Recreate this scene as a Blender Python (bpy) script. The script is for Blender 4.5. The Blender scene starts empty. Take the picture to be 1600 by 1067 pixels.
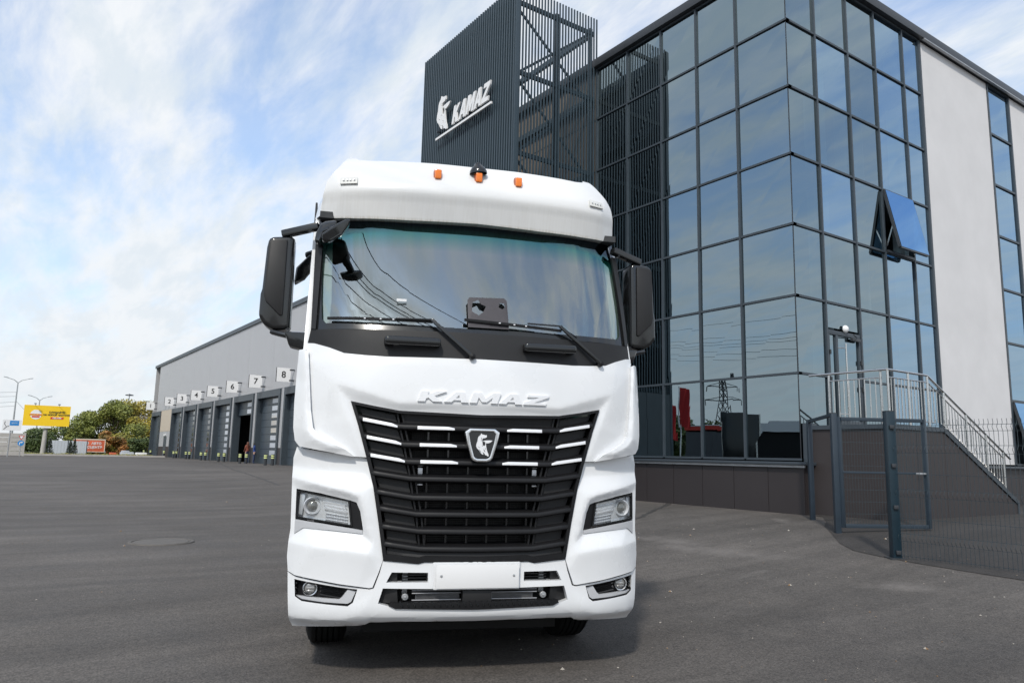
import bpy, bmesh, math, random
from mathutils import Vector, Matrix, Euler
from mathutils.geometry import delaunay_2d_cdt
R = math.radians
random.seed(7)
scn = bpy.context.scene
COL = scn.collection

# ------------------------------------------------------------------ camera, light, exposure
cd = bpy.data.cameras.new('camera'); cam = bpy.data.objects.new('camera', cd); COL.objects.link(cam)
cd.sensor_width = 36; cd.lens = 26.352; cd.clip_start = .05; cd.clip_end = 3000
rot = Matrix(((0.82139468, -0.10321315, -0.56094369), (-0.56995695, -0.11155865, -0.81406618), (0.02144422, 0.98838338, -0.15046073)))
cam.matrix_world = Matrix.Translation((0, 0, 1.5)) @ rot.to_4x4()
scn.camera = cam

SUN_EL, SUN_AZ = R(44), R(-134)          # azimuth clockwise from +Y: behind and to the left of the camera
world = bpy.data.worlds.new('World'); scn.world = world; world.use_nodes = True
nt = world.node_tree; N = nt.nodes; L = nt.links; N.clear()
def nd(tree, kind, **kw):
    n = tree.nodes.new(kind)
    for k, v in kw.items():
        if k.startswith('i_'): n.inputs[k[2:].replace('_', ' ')].default_value = v
        else: setattr(n, k, v)
    return n
sky = nd(nt, 'ShaderNodeTexSky', sky_type='NISHITA', sun_disc=False, sun_elevation=SUN_EL, sun_rotation=SUN_AZ, air_density=1.0, dust_density=1.2, ozone_density=2.0)
tc = nd(nt, 'ShaderNodeTexCoord'); sep = nd(nt, 'ShaderNodeSeparateXYZ'); L.new(tc.outputs['Generated'], sep.inputs[0])
def math_(op, a, b=None, c=None, clamp=False, tree=None):
    t = tree or nt
    m = t.nodes.new('ShaderNodeMath'); m.operation = op; m.use_clamp = clamp
    for i, v in enumerate((a, b, c)):
        if v is None: continue
        if isinstance(v, (int, float)): m.inputs[i].default_value = v
        else: t.links.new(v, m.inputs[i])
    return m.outputs[0]
zc = math_('ADD', math_('MAXIMUM', sep.outputs[2], 0.0), .22)
px_ = math_('DIVIDE', sep.outputs[0], zc); py_ = math_('DIVIDE', sep.outputs[1], zc)
cmb = nd(nt, 'ShaderNodeCombineXYZ'); L.new(px_, cmb.inputs[0]); L.new(py_, cmb.inputs[1])
mp = nd(nt, 'ShaderNodeMapping'); mp.inputs['Rotation'].default_value = (0, 0, R(35)); mp.inputs['Scale'].default_value = (1.7, .62, 1); mp.inputs['Location'].default_value = (3.1, 1.7, 0)
L.new(cmb.outputs[0], mp.inputs[0])
n1 = nd(nt, 'ShaderNodeTexNoise', i_Scale=1.3, i_Detail=9.0, i_Roughness=.58, i_Distortion=.35); L.new(mp.outputs[0], n1.inputs['Vector'])
n2 = nd(nt, 'ShaderNodeTexNoise', i_Scale=5.0, i_Detail=10.0, i_Roughness=.60, i_Distortion=.25); L.new(mp.outputs[0], n2.inputs['Vector'])
nn = math_('ADD', math_('MULTIPLY', n1.outputs[0], .60), math_('MULTIPLY', n2.outputs[0], .40))
hz = math_('POWER', math_('SUBTRACT', 1.0, math_('MAXIMUM', sep.outputs[2], 0.0), clamp=True), 5.0)
cf = nd(nt, 'ShaderNodeMapRange', interpolation_type='SMOOTHSTEP'); cf.inputs['From Min'].default_value = .37; cf.inputs['From Max'].default_value = .60
cf.inputs['To Min'].default_value = .26; cf.inputs['To Max'].default_value = .97
L.new(math_('ADD', nn, math_('MULTIPLY', hz, .07)), cf.inputs['Value'])
mix = nd(nt, 'ShaderNodeMix', data_type='RGBA'); L.new(cf.outputs[0], mix.inputs['Factor'])
tn = nd(nt, 'ShaderNodeMix', data_type='RGBA', blend_type='MULTIPLY'); tn.inputs['Factor'].default_value = 1; tn.inputs['B'].default_value = (1.12, 1.32, 1.44, 1); L.new(sky.outputs[0], tn.inputs['A'])
L.new(tn.outputs['Result'], mix.inputs['A']); n3 = nd(nt, 'ShaderNodeTexNoise', i_Scale=5.6, i_Detail=9.0, i_Roughness=.60, i_Distortion=.2); L.new(mp.outputs[0], n3.inputs['Vector'])
cb = nd(nt, 'ShaderNodeMapRange', interpolation_type='SMOOTHSTEP'); cb.inputs['From Min'].default_value = .36; cb.inputs['From Max'].default_value = .60; L.new(n3.outputs[0], cb.inputs['Value'])
cc = nd(nt, 'ShaderNodeMix', data_type='RGBA'); L.new(cb.outputs[0], cc.inputs['Factor']); cc.inputs['A'].default_value = (4.45, 4.85, 5.2, 1); cc.inputs['B'].default_value = (5.35, 5.5, 5.65, 1)
L.new(cc.outputs['Result'], mix.inputs['B'])
hm = nd(nt, 'ShaderNodeMix', data_type='RGBA'); L.new(math_('MULTIPLY', hz, .85), hm.inputs['Factor']); L.new(mix.outputs['Result'], hm.inputs['A']); hm.inputs['B'].default_value = (4.75, 4.95, 5.15, 1)
bg = nd(nt, 'ShaderNodeBackground'); L.new(hm.outputs['Result'], bg.inputs[0]); bg.inputs[1].default_value = .15
wo = nd(nt, 'ShaderNodeOutputWorld'); L.new(bg.outputs[0], wo.inputs[0])

sl = bpy.data.lights.new('sun', 'SUN'); sl.energy = 2.4; sl.angle = R(4); sl.color = (1, .95, .87)
sun = bpy.data.objects.new('sun', sl); COL.objects.link(sun)
sdir = Vector((math.sin(SUN_AZ) * math.cos(SUN_EL), math.cos(SUN_AZ) * math.cos(SUN_EL), math.sin(SUN_EL)))
sun.rotation_euler = sdir.to_track_quat('Z', 'Y').to_euler(); sun.location = sdir * 50
scn.view_settings.view_transform = 'Standard'; scn.view_settings.look = 'None'; scn.view_settings.gamma = 1
scn.view_settings.use_curve_mapping = False; scn.view_settings.exposure = 0.22

# ------------------------------------------------------------------ materials
def mat(name, col, rough=.5, metal=0, coat=0, var=0, vscale=3, bump=0, bscale=40, bdist=.01, stretch=None, spec=None):
    m = bpy.data.materials.new(name); m.use_nodes = True; t = m.node_tree; b = t.nodes['Principled BSDF']
    b.inputs['Base Color'].default_value = (*col, 1); b.inputs['Roughness'].default_value = rough; b.inputs['Metallic'].default_value = metal
    b.inputs['Coat Weight'].default_value = coat
    if coat: b.inputs['Coat Roughness'].default_value = .05
    if spec is not None: b.inputs['Specular IOR Level'].default_value = spec
    if var or bump:
        c = t.nodes.new('ShaderNodeTexCoord'); src = c.outputs['Object']
        if stretch:
            mpn = t.nodes.new('ShaderNodeMapping'); mpn.inputs['Scale'].default_value = stretch; t.links.new(src, mpn.inputs[0]); src = mpn.outputs[0]
    if var:
        n = nd(t, 'ShaderNodeTexNoise', i_Scale=vscale, i_Detail=6.0, i_Roughness=.6); t.links.new(src, n.inputs['Vector'])
        r = t.nodes.new('ShaderNodeMapRange'); r.inputs['From Min'].default_value = .3; r.inputs['From Max'].default_value = .7
        r.inputs['To Min'].default_value = 1 - var; r.inputs['To Max'].default_value = 1 + var; t.links.new(n.outputs[0], r.inputs[0])
        mx = nd(t, 'ShaderNodeMix', data_type='RGBA', blend_type='MULTIPLY'); mx.inputs['Factor'].default_value = 1
        mx.inputs['A'].default_value = (*col, 1); t.links.new(r.outputs[0], mx.inputs['B']); t.links.new(mx.outputs['Result'], b.inputs['Base Color'])
        rr = t.nodes.new('ShaderNodeMapRange'); rr.inputs['To Min'].default_value = max(0, rough - .06); rr.inputs['To Max'].default_value = min(1, rough + .06)
        t.links.new(n.outputs[0], rr.inputs[0]); t.links.new(rr.outputs[0], b.inputs['Roughness'])
    if bump:
        n = nd(t, 'ShaderNodeTexNoise', i_Scale=bscale, i_Detail=4.0); t.links.new(src, n.inputs['Vector'])
        bp = nd(t, 'ShaderNodeBump', i_Strength=bump, i_Distance=bdist); t.links.new(n.outputs[0], bp.inputs['Height']); t.links.new(bp.outputs[0], b.inputs['Normal'])
    return m

def glassmat(name, tint, refl, r0=1.0, wav=0, rough=0.0):
    """coated glass: a see-through tinted body plus a mirror coat, stronger at grazing angles"""
    m = bpy.data.materials.new(name); m.use_nodes = True; t = m.node_tree; t.nodes.clear()
    tr = nd(t, 'ShaderNodeBsdfTransparent'); tr.inputs[0].default_value = (*tint, 1)
    gl = nd(t, 'ShaderNodeBsdfGlossy'); gl.inputs['Color'].default_value = (*refl, 1); gl.inputs['Roughness'].default_value = rough
    lw = nd(t, 'ShaderNodeLayerWeight', i_Blend=.5)
    p5 = math_('POWER', lw.outputs['Facing'], 4.0, tree=t); fac = math_('ADD', math_('MULTIPLY', p5, 1 - r0, tree=t), r0, clamp=True, tree=t)
    mx = t.nodes.new('ShaderNodeMixShader'); t.links.new(fac, mx.inputs[0]); t.links.new(tr.outputs[0], mx.inputs[1]); t.links.new(gl.outputs[0], mx.inputs[2])
    o = t.nodes.new('ShaderNodeOutputMaterial'); t.links.new(mx.outputs[0], o.inputs[0])
    if wav:
        c = t.nodes.new('ShaderNodeTexCoord')
        n = nd(t, 'ShaderNodeTexNoise', i_Scale=1.1, i_Detail=1.0); t.links.new(c.outputs['Object'], n.inputs['Vector'])
        bp = nd(t, 'ShaderNodeBump', i_Strength=1.0, i_Distance=wav); t.links.new(n.outputs[0], bp.inputs['Height'])
        t.links.new(bp.outputs[0], gl.inputs['Normal'])
    return m

def panelled(name, col, rough, axis, pitch, depth=.004, var=.04):
    """sheet cladding with fine vertical ribs (too fine to pick apart) and slight dirt"""
    m = mat(name, col, rough, var=var, vscale=.7); t = m.node_tree; b = t.nodes['Principled BSDF']
    c = t.nodes.new('ShaderNodeTexCoord'); s = t.nodes.new('ShaderNodeSeparateXYZ'); t.links.new(c.outputs['Object'], s.inputs[0])
    f = math_('FRACT', math_('DIVIDE', s.outputs[axis], pitch, tree=t), tree=t)
    g = math_('LESS_THAN', f, .12, tree=t)
    bp = nd(t, 'ShaderNodeBump', i_Strength=1.0, i_Distance=depth, invert=True); t.links.new(g, bp.inputs['Height']); t.links.new(bp.outputs[0], b.inputs['Normal'])
    return m

M = {}
M['white'] = mat('white_paint', (.73, .74, .75), .28, coat=.6, var=.015, vscale=2)
M['fairing'] = mat('white_paint_streaked', (.73, .73, .72), .32, coat=.4, var=.02, vscale=2)
t = M['fairing'].node_tree; b = t.nodes['Principled BSDF']
c = t.nodes.new('ShaderNodeTexCoord'); mpn = t.nodes.new('ShaderNodeMapping'); mpn.inputs['Scale'].default_value = (60, 8, 2.5); t.links.new(c.outputs['Object'], mpn.inputs[0])
n = nd(t, 'ShaderNodeTexNoise', i_Scale=1.0, i_Detail=5.0, i_Roughness=.7); t.links.new(mpn.outputs[0], n.inputs['Vector'])
s = t.nodes.new('ShaderNodeSeparateXYZ'); t.links.new(c.outputs['Object'], s.inputs[0])
up = t.nodes.new('ShaderNodeMapRange'); up.inputs['From Min'].default_value = 3.50; up.inputs['From Max'].default_value = 3.44; t.links.new(s.outputs[2], up.inputs[0])
r = t.nodes.new('ShaderNodeMapRange'); r.inputs['From Min'].default_value = .42; r.inputs['From Max'].default_value = .75; t.links.new(n.outputs[0], r.inputs[0])
fac = math_('MULTIPLY', math_('MULTIPLY', r.outputs[0], up.outputs[0], tree=t), .12, tree=t)
lo = t.nodes.new('ShaderNodeMapRange'); lo.inputs['From Min'].default_value = 3.30; lo.inputs['From Max'].default_value = 3.255; t.links.new(s.outputs[2], lo.inputs[0])
fac = math_('MAXIMUM', fac, math_('MULTIPLY', lo.outputs[0], math_('ADD', r.outputs[0], .35, tree=t), tree=t), tree=t, clamp=True)
mx = nd(t, 'ShaderNodeMix', data_type='RGBA'); mx.inputs['A'].default_value = (.73, .73, .72, 1); mx.inputs['B'].default_value = (.36, .31, .22, 1)
t.links.new(fac, mx.inputs['Factor']); t.links.new(mx.outputs['Result'], b.inputs['Base Color'])
M['black'] = mat('black_plastic', (.008, .008, .009), .45, spec=.3, var=.15, vscale=6, bump=.25, bscale=300, bdist=.001)
M['black_soft'] = mat('dark_grey_plastic', (.016, .016, .017), .5, spec=.35, var=.1, vscale=5)
M['black_gloss'] = mat('black_gloss', (.012, .013, .014), .16, coat=.3)
M['void'] = mat('dark_interior', (.012, .012, .012), .9)
M['chrome'] = mat('satin_chrome', (.80, .80, .80), .24, metal=1)
M['silver'] = mat('silver_plastic', (.62, .63, .65), .28, metal=.35)
M['bright'] = mat('bright_strip', (.86, .86, .87), .34, metal=.35)
M['steel'] = mat('brushed_steel', (.62, .61, .59), .26, metal=1, var=.08, vscale=12)
M['rubber'] = mat('tyre_rubber', (.010, .010, .010), .85, spec=.2, var=.2, vscale=10)
M['rim'] = mat('wheel_steel', (.3, .3, .31), .45, metal=.7)
M['lens'] = glassmat('clear_lens', (.93, .95, .96), (1, 1, 1), .10)
M['windshield'] = glassmat('windshield_glass', (.50, .60, .58), (.88, .94, .90), .33)
t = M['windshield'].node_tree; c = t.nodes.new('ShaderNodeTexCoord'); s = t.nodes.new('ShaderNodeSeparateXYZ'); t.links.new(c.outputs['Object'], s.inputs[0])
bz = math_('ADD', s.outputs[2], math_('MULTIPLY', math_('POWER', math_('ABSOLUTE', s.outputs[0], tree=t), 4.0, tree=t), .05, tree=t), tree=t)
for out_, key in ((None, 'tr'), (None, 'gl')):
    r = t.nodes.new('ShaderNodeValToRGB'); q = t.nodes.new('ShaderNodeMapRange'); q.inputs['From Min'].default_value = 3.0; q.inputs['From Max'].default_value = 3.32
    t.links.new(bz, q.inputs[0]); t.links.new(q.outputs[0], r.inputs[0]); e = r.color_ramp.elements
    A_, B_, C_ = (((.50, .60, .58), (.02, .22, .20), (.005, .02, .03)) if key == 'tr' else ((.86, .93, .93), (.30, .72, .68), (.20, .25, .31)))
    e[0].position = 0.1; e[0].color = (*A_, 1); e[1].position = .78; e[1].color = (*C_, 1); m_ = e.new(.55); m_.color = (*B_, 1)
    tgt = [n_ for n_ in t.nodes if n_.type == ('BSDF_TRANSPARENT' if key == 'tr' else 'BSDF_GLOSSY')][0]; t.links.new(r.outputs[0], tgt.inputs[0])
M['reflector'] = mat('lamp_reflector', (.95, .95, .95), .2, metal=.6)
M['tintband'] = glassmat('windshield_tint_band', (.02, .20, .19), (.5, .8, .8), .30)
M['sideglass'] = glassmat('side_glass', (.5, .58, .56), (.9, .95, .95), .1)
M['amber'] = mat('amber_lens', (.85, .20, .01), .15, coat=.5)
M['amber_base'] = mat('amber_base', (.35, .07, .01), .3)
M['trim'] = mat('pale_cab_trim', (.62, .63, .58), .7)
M['cloth'] = mat('seat_cloth', (.05, .052, .055), .9, var=.2, vscale=20)
M['facade'] = glassmat('facade_glass', (.17, .225, .24), (.50, .62, .68), .48, wav=.0011)
M['facade_blue_refl'] = glassmat('facade_glass_blue_reflection', (.20, .27, .30), (.50, .68, .84), .56, wav=.0011)  # same glass as the rest; bluer, brighter sky reflection put into its colours
M['facade_open'] = glassmat('facade_glass_open_sash', (.07, .12, .16), (.36, .62, .95), .6, wav=.0005)  # deeper blue of the reflected higher sky put into the mirror colour
M['frame'] = mat('slate_frame', (.040, .052, .064), .45, var=.08)
M['frame_dark'] = mat('dark_coping', (.035, .039, .045), .4, var=.1)
M['fin'] = mat('blue_black_fin', (.034, .054, .070), .42, var=.1, vscale=1)
M['fin_back'] = mat('screen_backing', (.012, .017, .023), .6)
M['render'] = mat('pale_render', (.64, .63, .63), .85, var=.05, vscale=.9, bump=.4, bscale=60, bdist=.004)
M['brownclad'] = mat('brown_clad', (.034, .028, .028), .55, var=.1, vscale=.6)
M['brown_metal'] = panelled('bronze_cladding', (.17, .14, .11), .4, 1, .3)
M['plinth'] = mat('dark_plinth', (.030, .025, .026), .5, var=.08, vscale=.8)
M['column'] = mat('interior_white', (.75, .78, .78), .8)
M['intfloor'] = mat('interior_grey', (.10, .105, .11), .85)
M['sill'] = mat('sill_metal', (.05, .062, .075), .35, metal=.3)
M['whwall'] = panelled('warehouse_sheet', (.40, .40, .41), .45, 1, .5, .006)
M['whdoor'] = mat('slate_door', (.05, .066, .082), .42, var=.08, vscale=2)
M['whbeige'] = mat('beige_sheet', (.52, .44, .35), .5, var=.04)
M['pane'] = mat('pane_sky_reflection', (.42, .45, .50), .12)  # pale sky reflection on the door glass, put into the base colour
M['signwhite'] = mat('sign_white', (.78, .78, .78), .5)
M['ink'] = mat('ink_black', (.02, .02, .02), .6)
M['reflect_yellow'] = mat('reflective_yellow', (.75, .82, .35), .5)
M['teal'] = mat('dark_teal_post', (.005, .020, .032), .4, var=.1)
M['gatepaint'] = mat('blue_grey_gate', (.022, .035, .050), .42, var=.1, vscale=6)
M['bracket'] = mat('mesh_wire', (.03, .045, .055), .45)
M['galv'] = mat('galvanised', (.42, .43, .44), .45, metal=.6, var=.15, vscale=4)
M['concrete'] = mat('concrete', (.42, .40, .37), .9, var=.12, vscale=2)
M['yellow'] = mat('poster_yellow', (.90, .58, .01), .5)
M['red'] = mat('poster_red', (.62, .05, .03), .5)
M['blue'] = mat('sign_blue', (.02, .22, .55), .5)
M['sheet'] = panelled('white_sheet', (.50, .53, .58), .5, 0, .25, .01)
M['orange'] = mat('tarp_orange', (.62, .13, .06), .6, var=.3, vscale=.8)
M['tarp2'] = mat('tarp_cream', (.72, .62, .50), .6)
M['bark'] = mat('bark', (.07, .05, .035), .9)
M['skin'] = mat('skin', (.45, .27, .2), .6); M['hair'] = mat('brown_hair', (.10, .035, .02), .7)
M['jacket_brown'] = mat('rust_jacket', (.22, .06, .035), .8); M['jeans'] = mat('navy_cloth', (.02, .035, .10), .85); M['shirt'] = mat('blue_cloth', (.03, .07, .25), .8)
M['flag'] = mat('red_flag', (.5, .02, .02), .7)
M['grass'] = mat('verge', (.09, .10, .04), .95, var=.4, vscale=3)

def leafmat(name, a, b_):
    m = bpy.data.materials.new(name); m.use_nodes = True; t = m.node_tree; b = t.nodes['Principled BSDF']; b.inputs['Roughness'].default_value = .6
    c = t.nodes.new('ShaderNodeTexCoord'); n = nd(t, 'ShaderNodeTexNoise', i_Scale=.55, i_Detail=5.0, i_Roughness=.7); t.links.new(c.outputs['Object'], n.inputs['Vector'])
    r = t.nodes.new('ShaderNodeMapRange'); r.inputs['From Min'].default_value = .35; r.inputs['From Max'].default_value = .65; t.links.new(n.outputs[0], r.inputs[0])
    mx = nd(t, 'ShaderNodeMix', data_type='RGBA'); mx.inputs['A'].default_value = (*a, 1); mx.inputs['B'].default_value = (*b_, 1); t.links.new(r.outputs[0], mx.inputs['Factor'])
    t.links.new(mx.outputs['Result'], b.inputs['Base Color']); return m
M['leaf_green'] = leafmat('leaf_green', (.09, .12, .022), (.24, .25, .04))
M['leaf_dark'] = leafmat('leaf_dark', (.04, .07, .02), (.10, .13, .03))
M['leaf_yellow'] = leafmat('leaf_yellow', (.17, .16, .025), (.44, .34, .04))
M['leaf_orange'] = leafmat('leaf_orange', (.12, .10, .02), (.42, .15, .03))
M['leaf_olive'] = leafmat('leaf_olive', (.15, .15, .025), (.36, .31, .045))
M['leaf_bare'] = leafmat('leaf_bare', (.22, .17, .11), (.32, .27, .17))
M['spruce'] = leafmat('spruce', (.02, .035, .02), (.05, .06, .045))

# asphalt
def asphalt(name, base, light, scuffs=()):
    m = bpy.data.materials.new(name); m.use_nodes = True; t = m.node_tree; b = t.nodes['Principled BSDF']
    c = t.nodes.new('ShaderNodeTexCoord'); g = c.outputs['Object']
    def noise(scale, detail=5, rough=.6, st=None, dist=0):
        v = g
        if st:
            q = t.nodes.new('ShaderNodeMapping'); q.inputs['Scale'].default_value = st[:3]; q.inputs['Rotation'].default_value = (0, 0, st[3]); t.links.new(g, q.inputs[0]); v = q.outputs[0]
        n = nd(t, 'ShaderNodeTexNoise', i_Scale=scale, i_Detail=float(detail), i_Roughness=rough, i_Distortion=dist); t.links.new(v, n.inputs['Vector']); return n.outputs[0]
    def rng(v, a, b_, c_, d):
        r = t.nodes.new('ShaderNodeMapRange'); r.inputs['From Min'].default_value = a; r.inputs['From Max'].default_value = b_; r.inputs['To Min'].default_value = c_; r.inputs['To Max'].default_value = d
        t.links.new(v, r.inputs[0]); return r.outputs[0]
    big = rng(noise(.12, 6, .6), .3, .7, .72, 1.25)
    streak = rng(noise(.6, 7, .7, (.16, 1.5, 1, R(-62)), .5), .3, .7, .70, 1.30)
    mid = rng(noise(2.2, 6, .7), .3, .7, .87, 1.13)
    grain = rng(noise(16, 12, .97), .36, .64, .5, 1.5)
    stone = nd(t, 'ShaderNodeTexVoronoi', i_Scale=60.0); t.links.new(g, stone.inputs['Vector'])
    stone_ = rng(stone.outputs['Distance'], 0, .8, 1.35, .65)
    v = math_('MULTIPLY', big, streak, tree=t)
    for q in (mid, grain, stone_): v = math_('MULTIPLY', v, q, tree=t)
    mx = nd(t, 'ShaderNodeMix', data_type='RGBA', blend_type='MULTIPLY'); mx.inputs['Factor'].default_value = 1; mx.inputs['A'].default_value = (*base, 1); t.links.new(v, mx.inputs['B'])
    # pale dusty scuffs and dark oil spots
    sc = math_('MULTIPLY', rng(noise(.55, 7, .75, (.35, 1.6, 1, R(-20)), .8), .60, .74, 0, 1), .42, tree=t)
    cl = math_('MINIMUM', math_('MAXIMUM', sc, 0.0, tree=t), 1.0, tree=t)
    ed_ = noise(3.2, 8, .75)
    for sx_, sy_, ra, rb, an in scuffs:       # pale cement dust trodden into the surface
        q = t.nodes.new('ShaderNodeMapping'); q.vector_type = 'TEXTURE'; q.inputs['Location'].default_value = (sx_, sy_, 0); q.inputs['Rotation'].default_value = (0, 0, R(an)); q.inputs['Scale'].default_value = (ra, rb, 30)
        t.links.new(g, q.inputs[0]); ln = nd(t, 'ShaderNodeVectorMath', operation='LENGTH'); t.links.new(q.outputs[0], ln.inputs[0])
        e = math_('SUBTRACT', math_('ADD', 1.0, math_('MULTIPLY', math_('SUBTRACT', ed_, .5, tree=t), 3.0, tree=t), tree=t), ln.outputs['Value'], clamp=True, tree=t)
        cl = math_('MAXIMUM', cl, math_('MULTIPLY', e, .42, tree=t), tree=t)
    m2 = nd(t, 'ShaderNodeMix', data_type='RGBA'); t.links.new(cl, m2.inputs['Factor']); t.links.new(mx.outputs['Result'], m2.inputs['A']); m2.inputs['B'].default_value = (*light, 1)
    sp = rng(noise(6.5, 2, .5), .74, .80, 0, .75); spc = math_('MINIMUM', math_('MAXIMUM', sp, 0.0, tree=t), 1.0, tree=t)
    m3 = nd(t, 'ShaderNodeMix', data_type='RGBA'); t.links.new(spc, m3.inputs['Factor']); t.links.new(m2.outputs['Result'], m3.inputs['A']); m3.inputs['B'].default_value = (.025, .025, .025, 1)
    t.links.new(m3.outputs['Result'], b.inputs['Base Color'])
    t.links.new(rng(noise(1.1, 5), .3, .7, .72, .9), b.inputs['Roughness'])
    hb = math_('ADD', noise(70, 4, .7), math_('MULTIPLY', stone.outputs['Distance'], .6, tree=t), tree=t)
    bp = nd(t, 'ShaderNodeBump', i_Strength=.7, i_Distance=.006); t.links.new(hb, bp.inputs['Height']); t.links.new(bp.outputs[0], b.inputs['Normal'])
    return m
M['asphalt'] = asphalt('asphalt', (.098, .087, .078), (.21, .19, .175), [(9.08, 7.4, 1.2, .42, 95), (8.9, 8.2, .7, .30, 95), (8.62, 4.6, .5, .30, 112), (9.3, 8.9, 1.1, .35, 90), (12.5, 9.0, .5, .16, 50)])
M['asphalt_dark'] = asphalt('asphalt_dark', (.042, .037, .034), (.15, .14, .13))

# ------------------------------------------------------------------ helpers
def tag(o, label=None, cat=None, group=None, kind=None):
    if label: o['label'] = label
    if cat: o['category'] = cat
    if group: o['group'] = group
    if kind: o['kind'] = kind
    return o
def link(name, me, m=None, parent=None):
    o = bpy.data.objects.new(name, me); COL.objects.link(o)
    if m is not None and me is not None:
        for q in (m if isinstance(m, (list, tuple)) else [m]): me.materials.append(q)
    if parent is not None: o.parent = parent
    return o
def thing(name, label, cat, loc=(0, 0, 0), rz=0, group=None):
    o = bpy.data.objects.new(name, None); COL.objects.link(o); o.empty_display_size = .3
    o.location = loc; o.rotation_euler = (0, 0, rz); return tag(o, label, cat, group)
def finish(bm, sharp=28, smooth=True):
    if smooth:
        for f in bm.faces: f.smooth = True
        for e in bm.edges:
            if len(e.link_faces) == 2 and e.calc_face_angle(0) > R(sharp): e.smooth = False
    me = bpy.data.meshes.new('m'); bm.to_mesh(me); bm.free(); return me
class MB:
    def __init__(s): s.v = []; s.f = []; s.mi = []; s.sm = False
    def add(s, vs, fs, mi=0):
        k = len(s.v); s.v += [tuple(p) for p in vs]; s.f += [[k + i for i in f] for f in fs]; s.mi += [mi] * len(fs); return s
    def box(s, a, b, mi=0):
        (x0, y0, z0), (x1, y1, z1) = a, b
        x0, x1 = min(x0, x1), max(x0, x1); y0, y1 = min(y0, y1), max(y0, y1); z0, z1 = min(z0, z1), max(z0, z1)
        return s.add([(x0, y0, z0), (x1, y0, z0), (x1, y1, z0), (x0, y1, z0), (x0, y0, z1), (x1, y0, z1), (x1, y1, z1), (x0, y1, z1)],
                     [(0, 3, 2, 1), (4, 5, 6, 7), (0, 1, 5, 4), (1, 2, 6, 5), (2, 3, 7, 6), (3, 0, 4, 7)], mi)
    def tube(s, p, q, r, r2=None, n=8, mi=0, cap=True):
        p, q = Vector(p), Vector(q); r2 = r if r2 is None else r2; d = (q - p).normalized()
        a = d.orthogonal().normalized(); b_ = d.cross(a)
        vs = []
        for c_, rr in ((p, r), (q, r2)):
            for i in range(n):
                t_ = 2 * math.pi * i / n; vs.append(c_ + a * math.cos(t_) * rr + b_ * math.sin(t_) * rr)
        fs = [(i, (i + 1) % n, n + (i + 1) % n, n + i) for i in range(n)]
        if cap: fs += [tuple(range(n - 1, -1, -1)), tuple(range(n, 2 * n))]
        return s.add(vs, fs, mi)
    def bar(s, p, q, w, h, up=(0, 0, 1), mi=0):
        p, q = Vector(p), Vector(q); d = (q - p).normalized(); u = Vector(up); sd = d.cross(u).normalized(); u = sd.cross(d).normalized()
        vs = [c_ + sd * a * w / 2 + u * b_ * h / 2 for c_ in (p, q) for a, b_ in ((-1, -1), (1, -1), (1, 1), (-1, 1))]
        return s.add(vs, [(0, 1, 2, 3), (7, 6, 5, 4), (0, 4, 5, 1), (1, 5, 6, 2), (2, 6, 7, 3), (3, 7, 4, 0)], mi)
    def prism(s, pts, off, mi=0):
        """closed polygon pts (3D) swept by vector off"""
        n = len(pts); o = Vector(off); vs = [Vector(p) for p in pts] + [Vector(p) + o for p in pts]
        return s.add(vs, [tuple(range(n)), tuple(range(2 * n - 1, n - 1, -1))] + [(i, n + i, n + (i + 1) % n, (i + 1) % n) for i in range(n)], mi)
    def revolve(s, c_, axis, prof, n=24, mi=0):
        """prof: list of (distance along axis, radius)"""
        c_ = Vector(c_); d = Vector(axis).normalized(); a = d.orthogonal().normalized(); b_ = d.cross(a); vs = []
        for t_, rr in prof:
            for i in range(n):
                an = 2 * math.pi * i / n; vs.append(c_ + d * t_ + (a * math.cos(an) + b_ * math.sin(an)) * rr)
        fs = [(j * n + i, j * n + (i + 1) % n, (j + 1) * n + (i + 1) % n, (j + 1) * n + i) for j in range(len(prof) - 1) for i in range(n)]
        return s.add(vs, fs, mi)
    def build(s, name, m, parent=None, bevel=0, smooth=None, seg=2):
        bm = bmesh.new(); V = [bm.verts.new(p) for p in s.v]
        for f, mi in zip(s.f, s.mi):
            try: q = bm.faces.new([V[i] for i in f]); q.material_index = mi
            except ValueError: pass
        bmesh.ops.recalc_face_normals(bm, faces=bm.faces[:])
        if bevel: bmesh.ops.bevel(bm, geom=[e for e in bm.edges if e.calc_face_angle(0) > R(25)], offset=bevel, segments=seg, affect='EDGES', profile=.6)
        me = finish(bm, 40, smooth if smooth is not None else bool(bevel))
        return link(name, me, m, parent)
def inpoly(p, poly):
    x, y = p; r_ = False; j = len(poly) - 1
    for i in range(len(poly)):
        a, b_ = poly[i], poly[j]
        if (a[1] > y) != (b_[1] > y) and x < (b_[0] - a[0]) * (y - a[1]) / (b_[1] - a[1]) + a[0]: r_ = not r_
        j = i
    return r_
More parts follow.
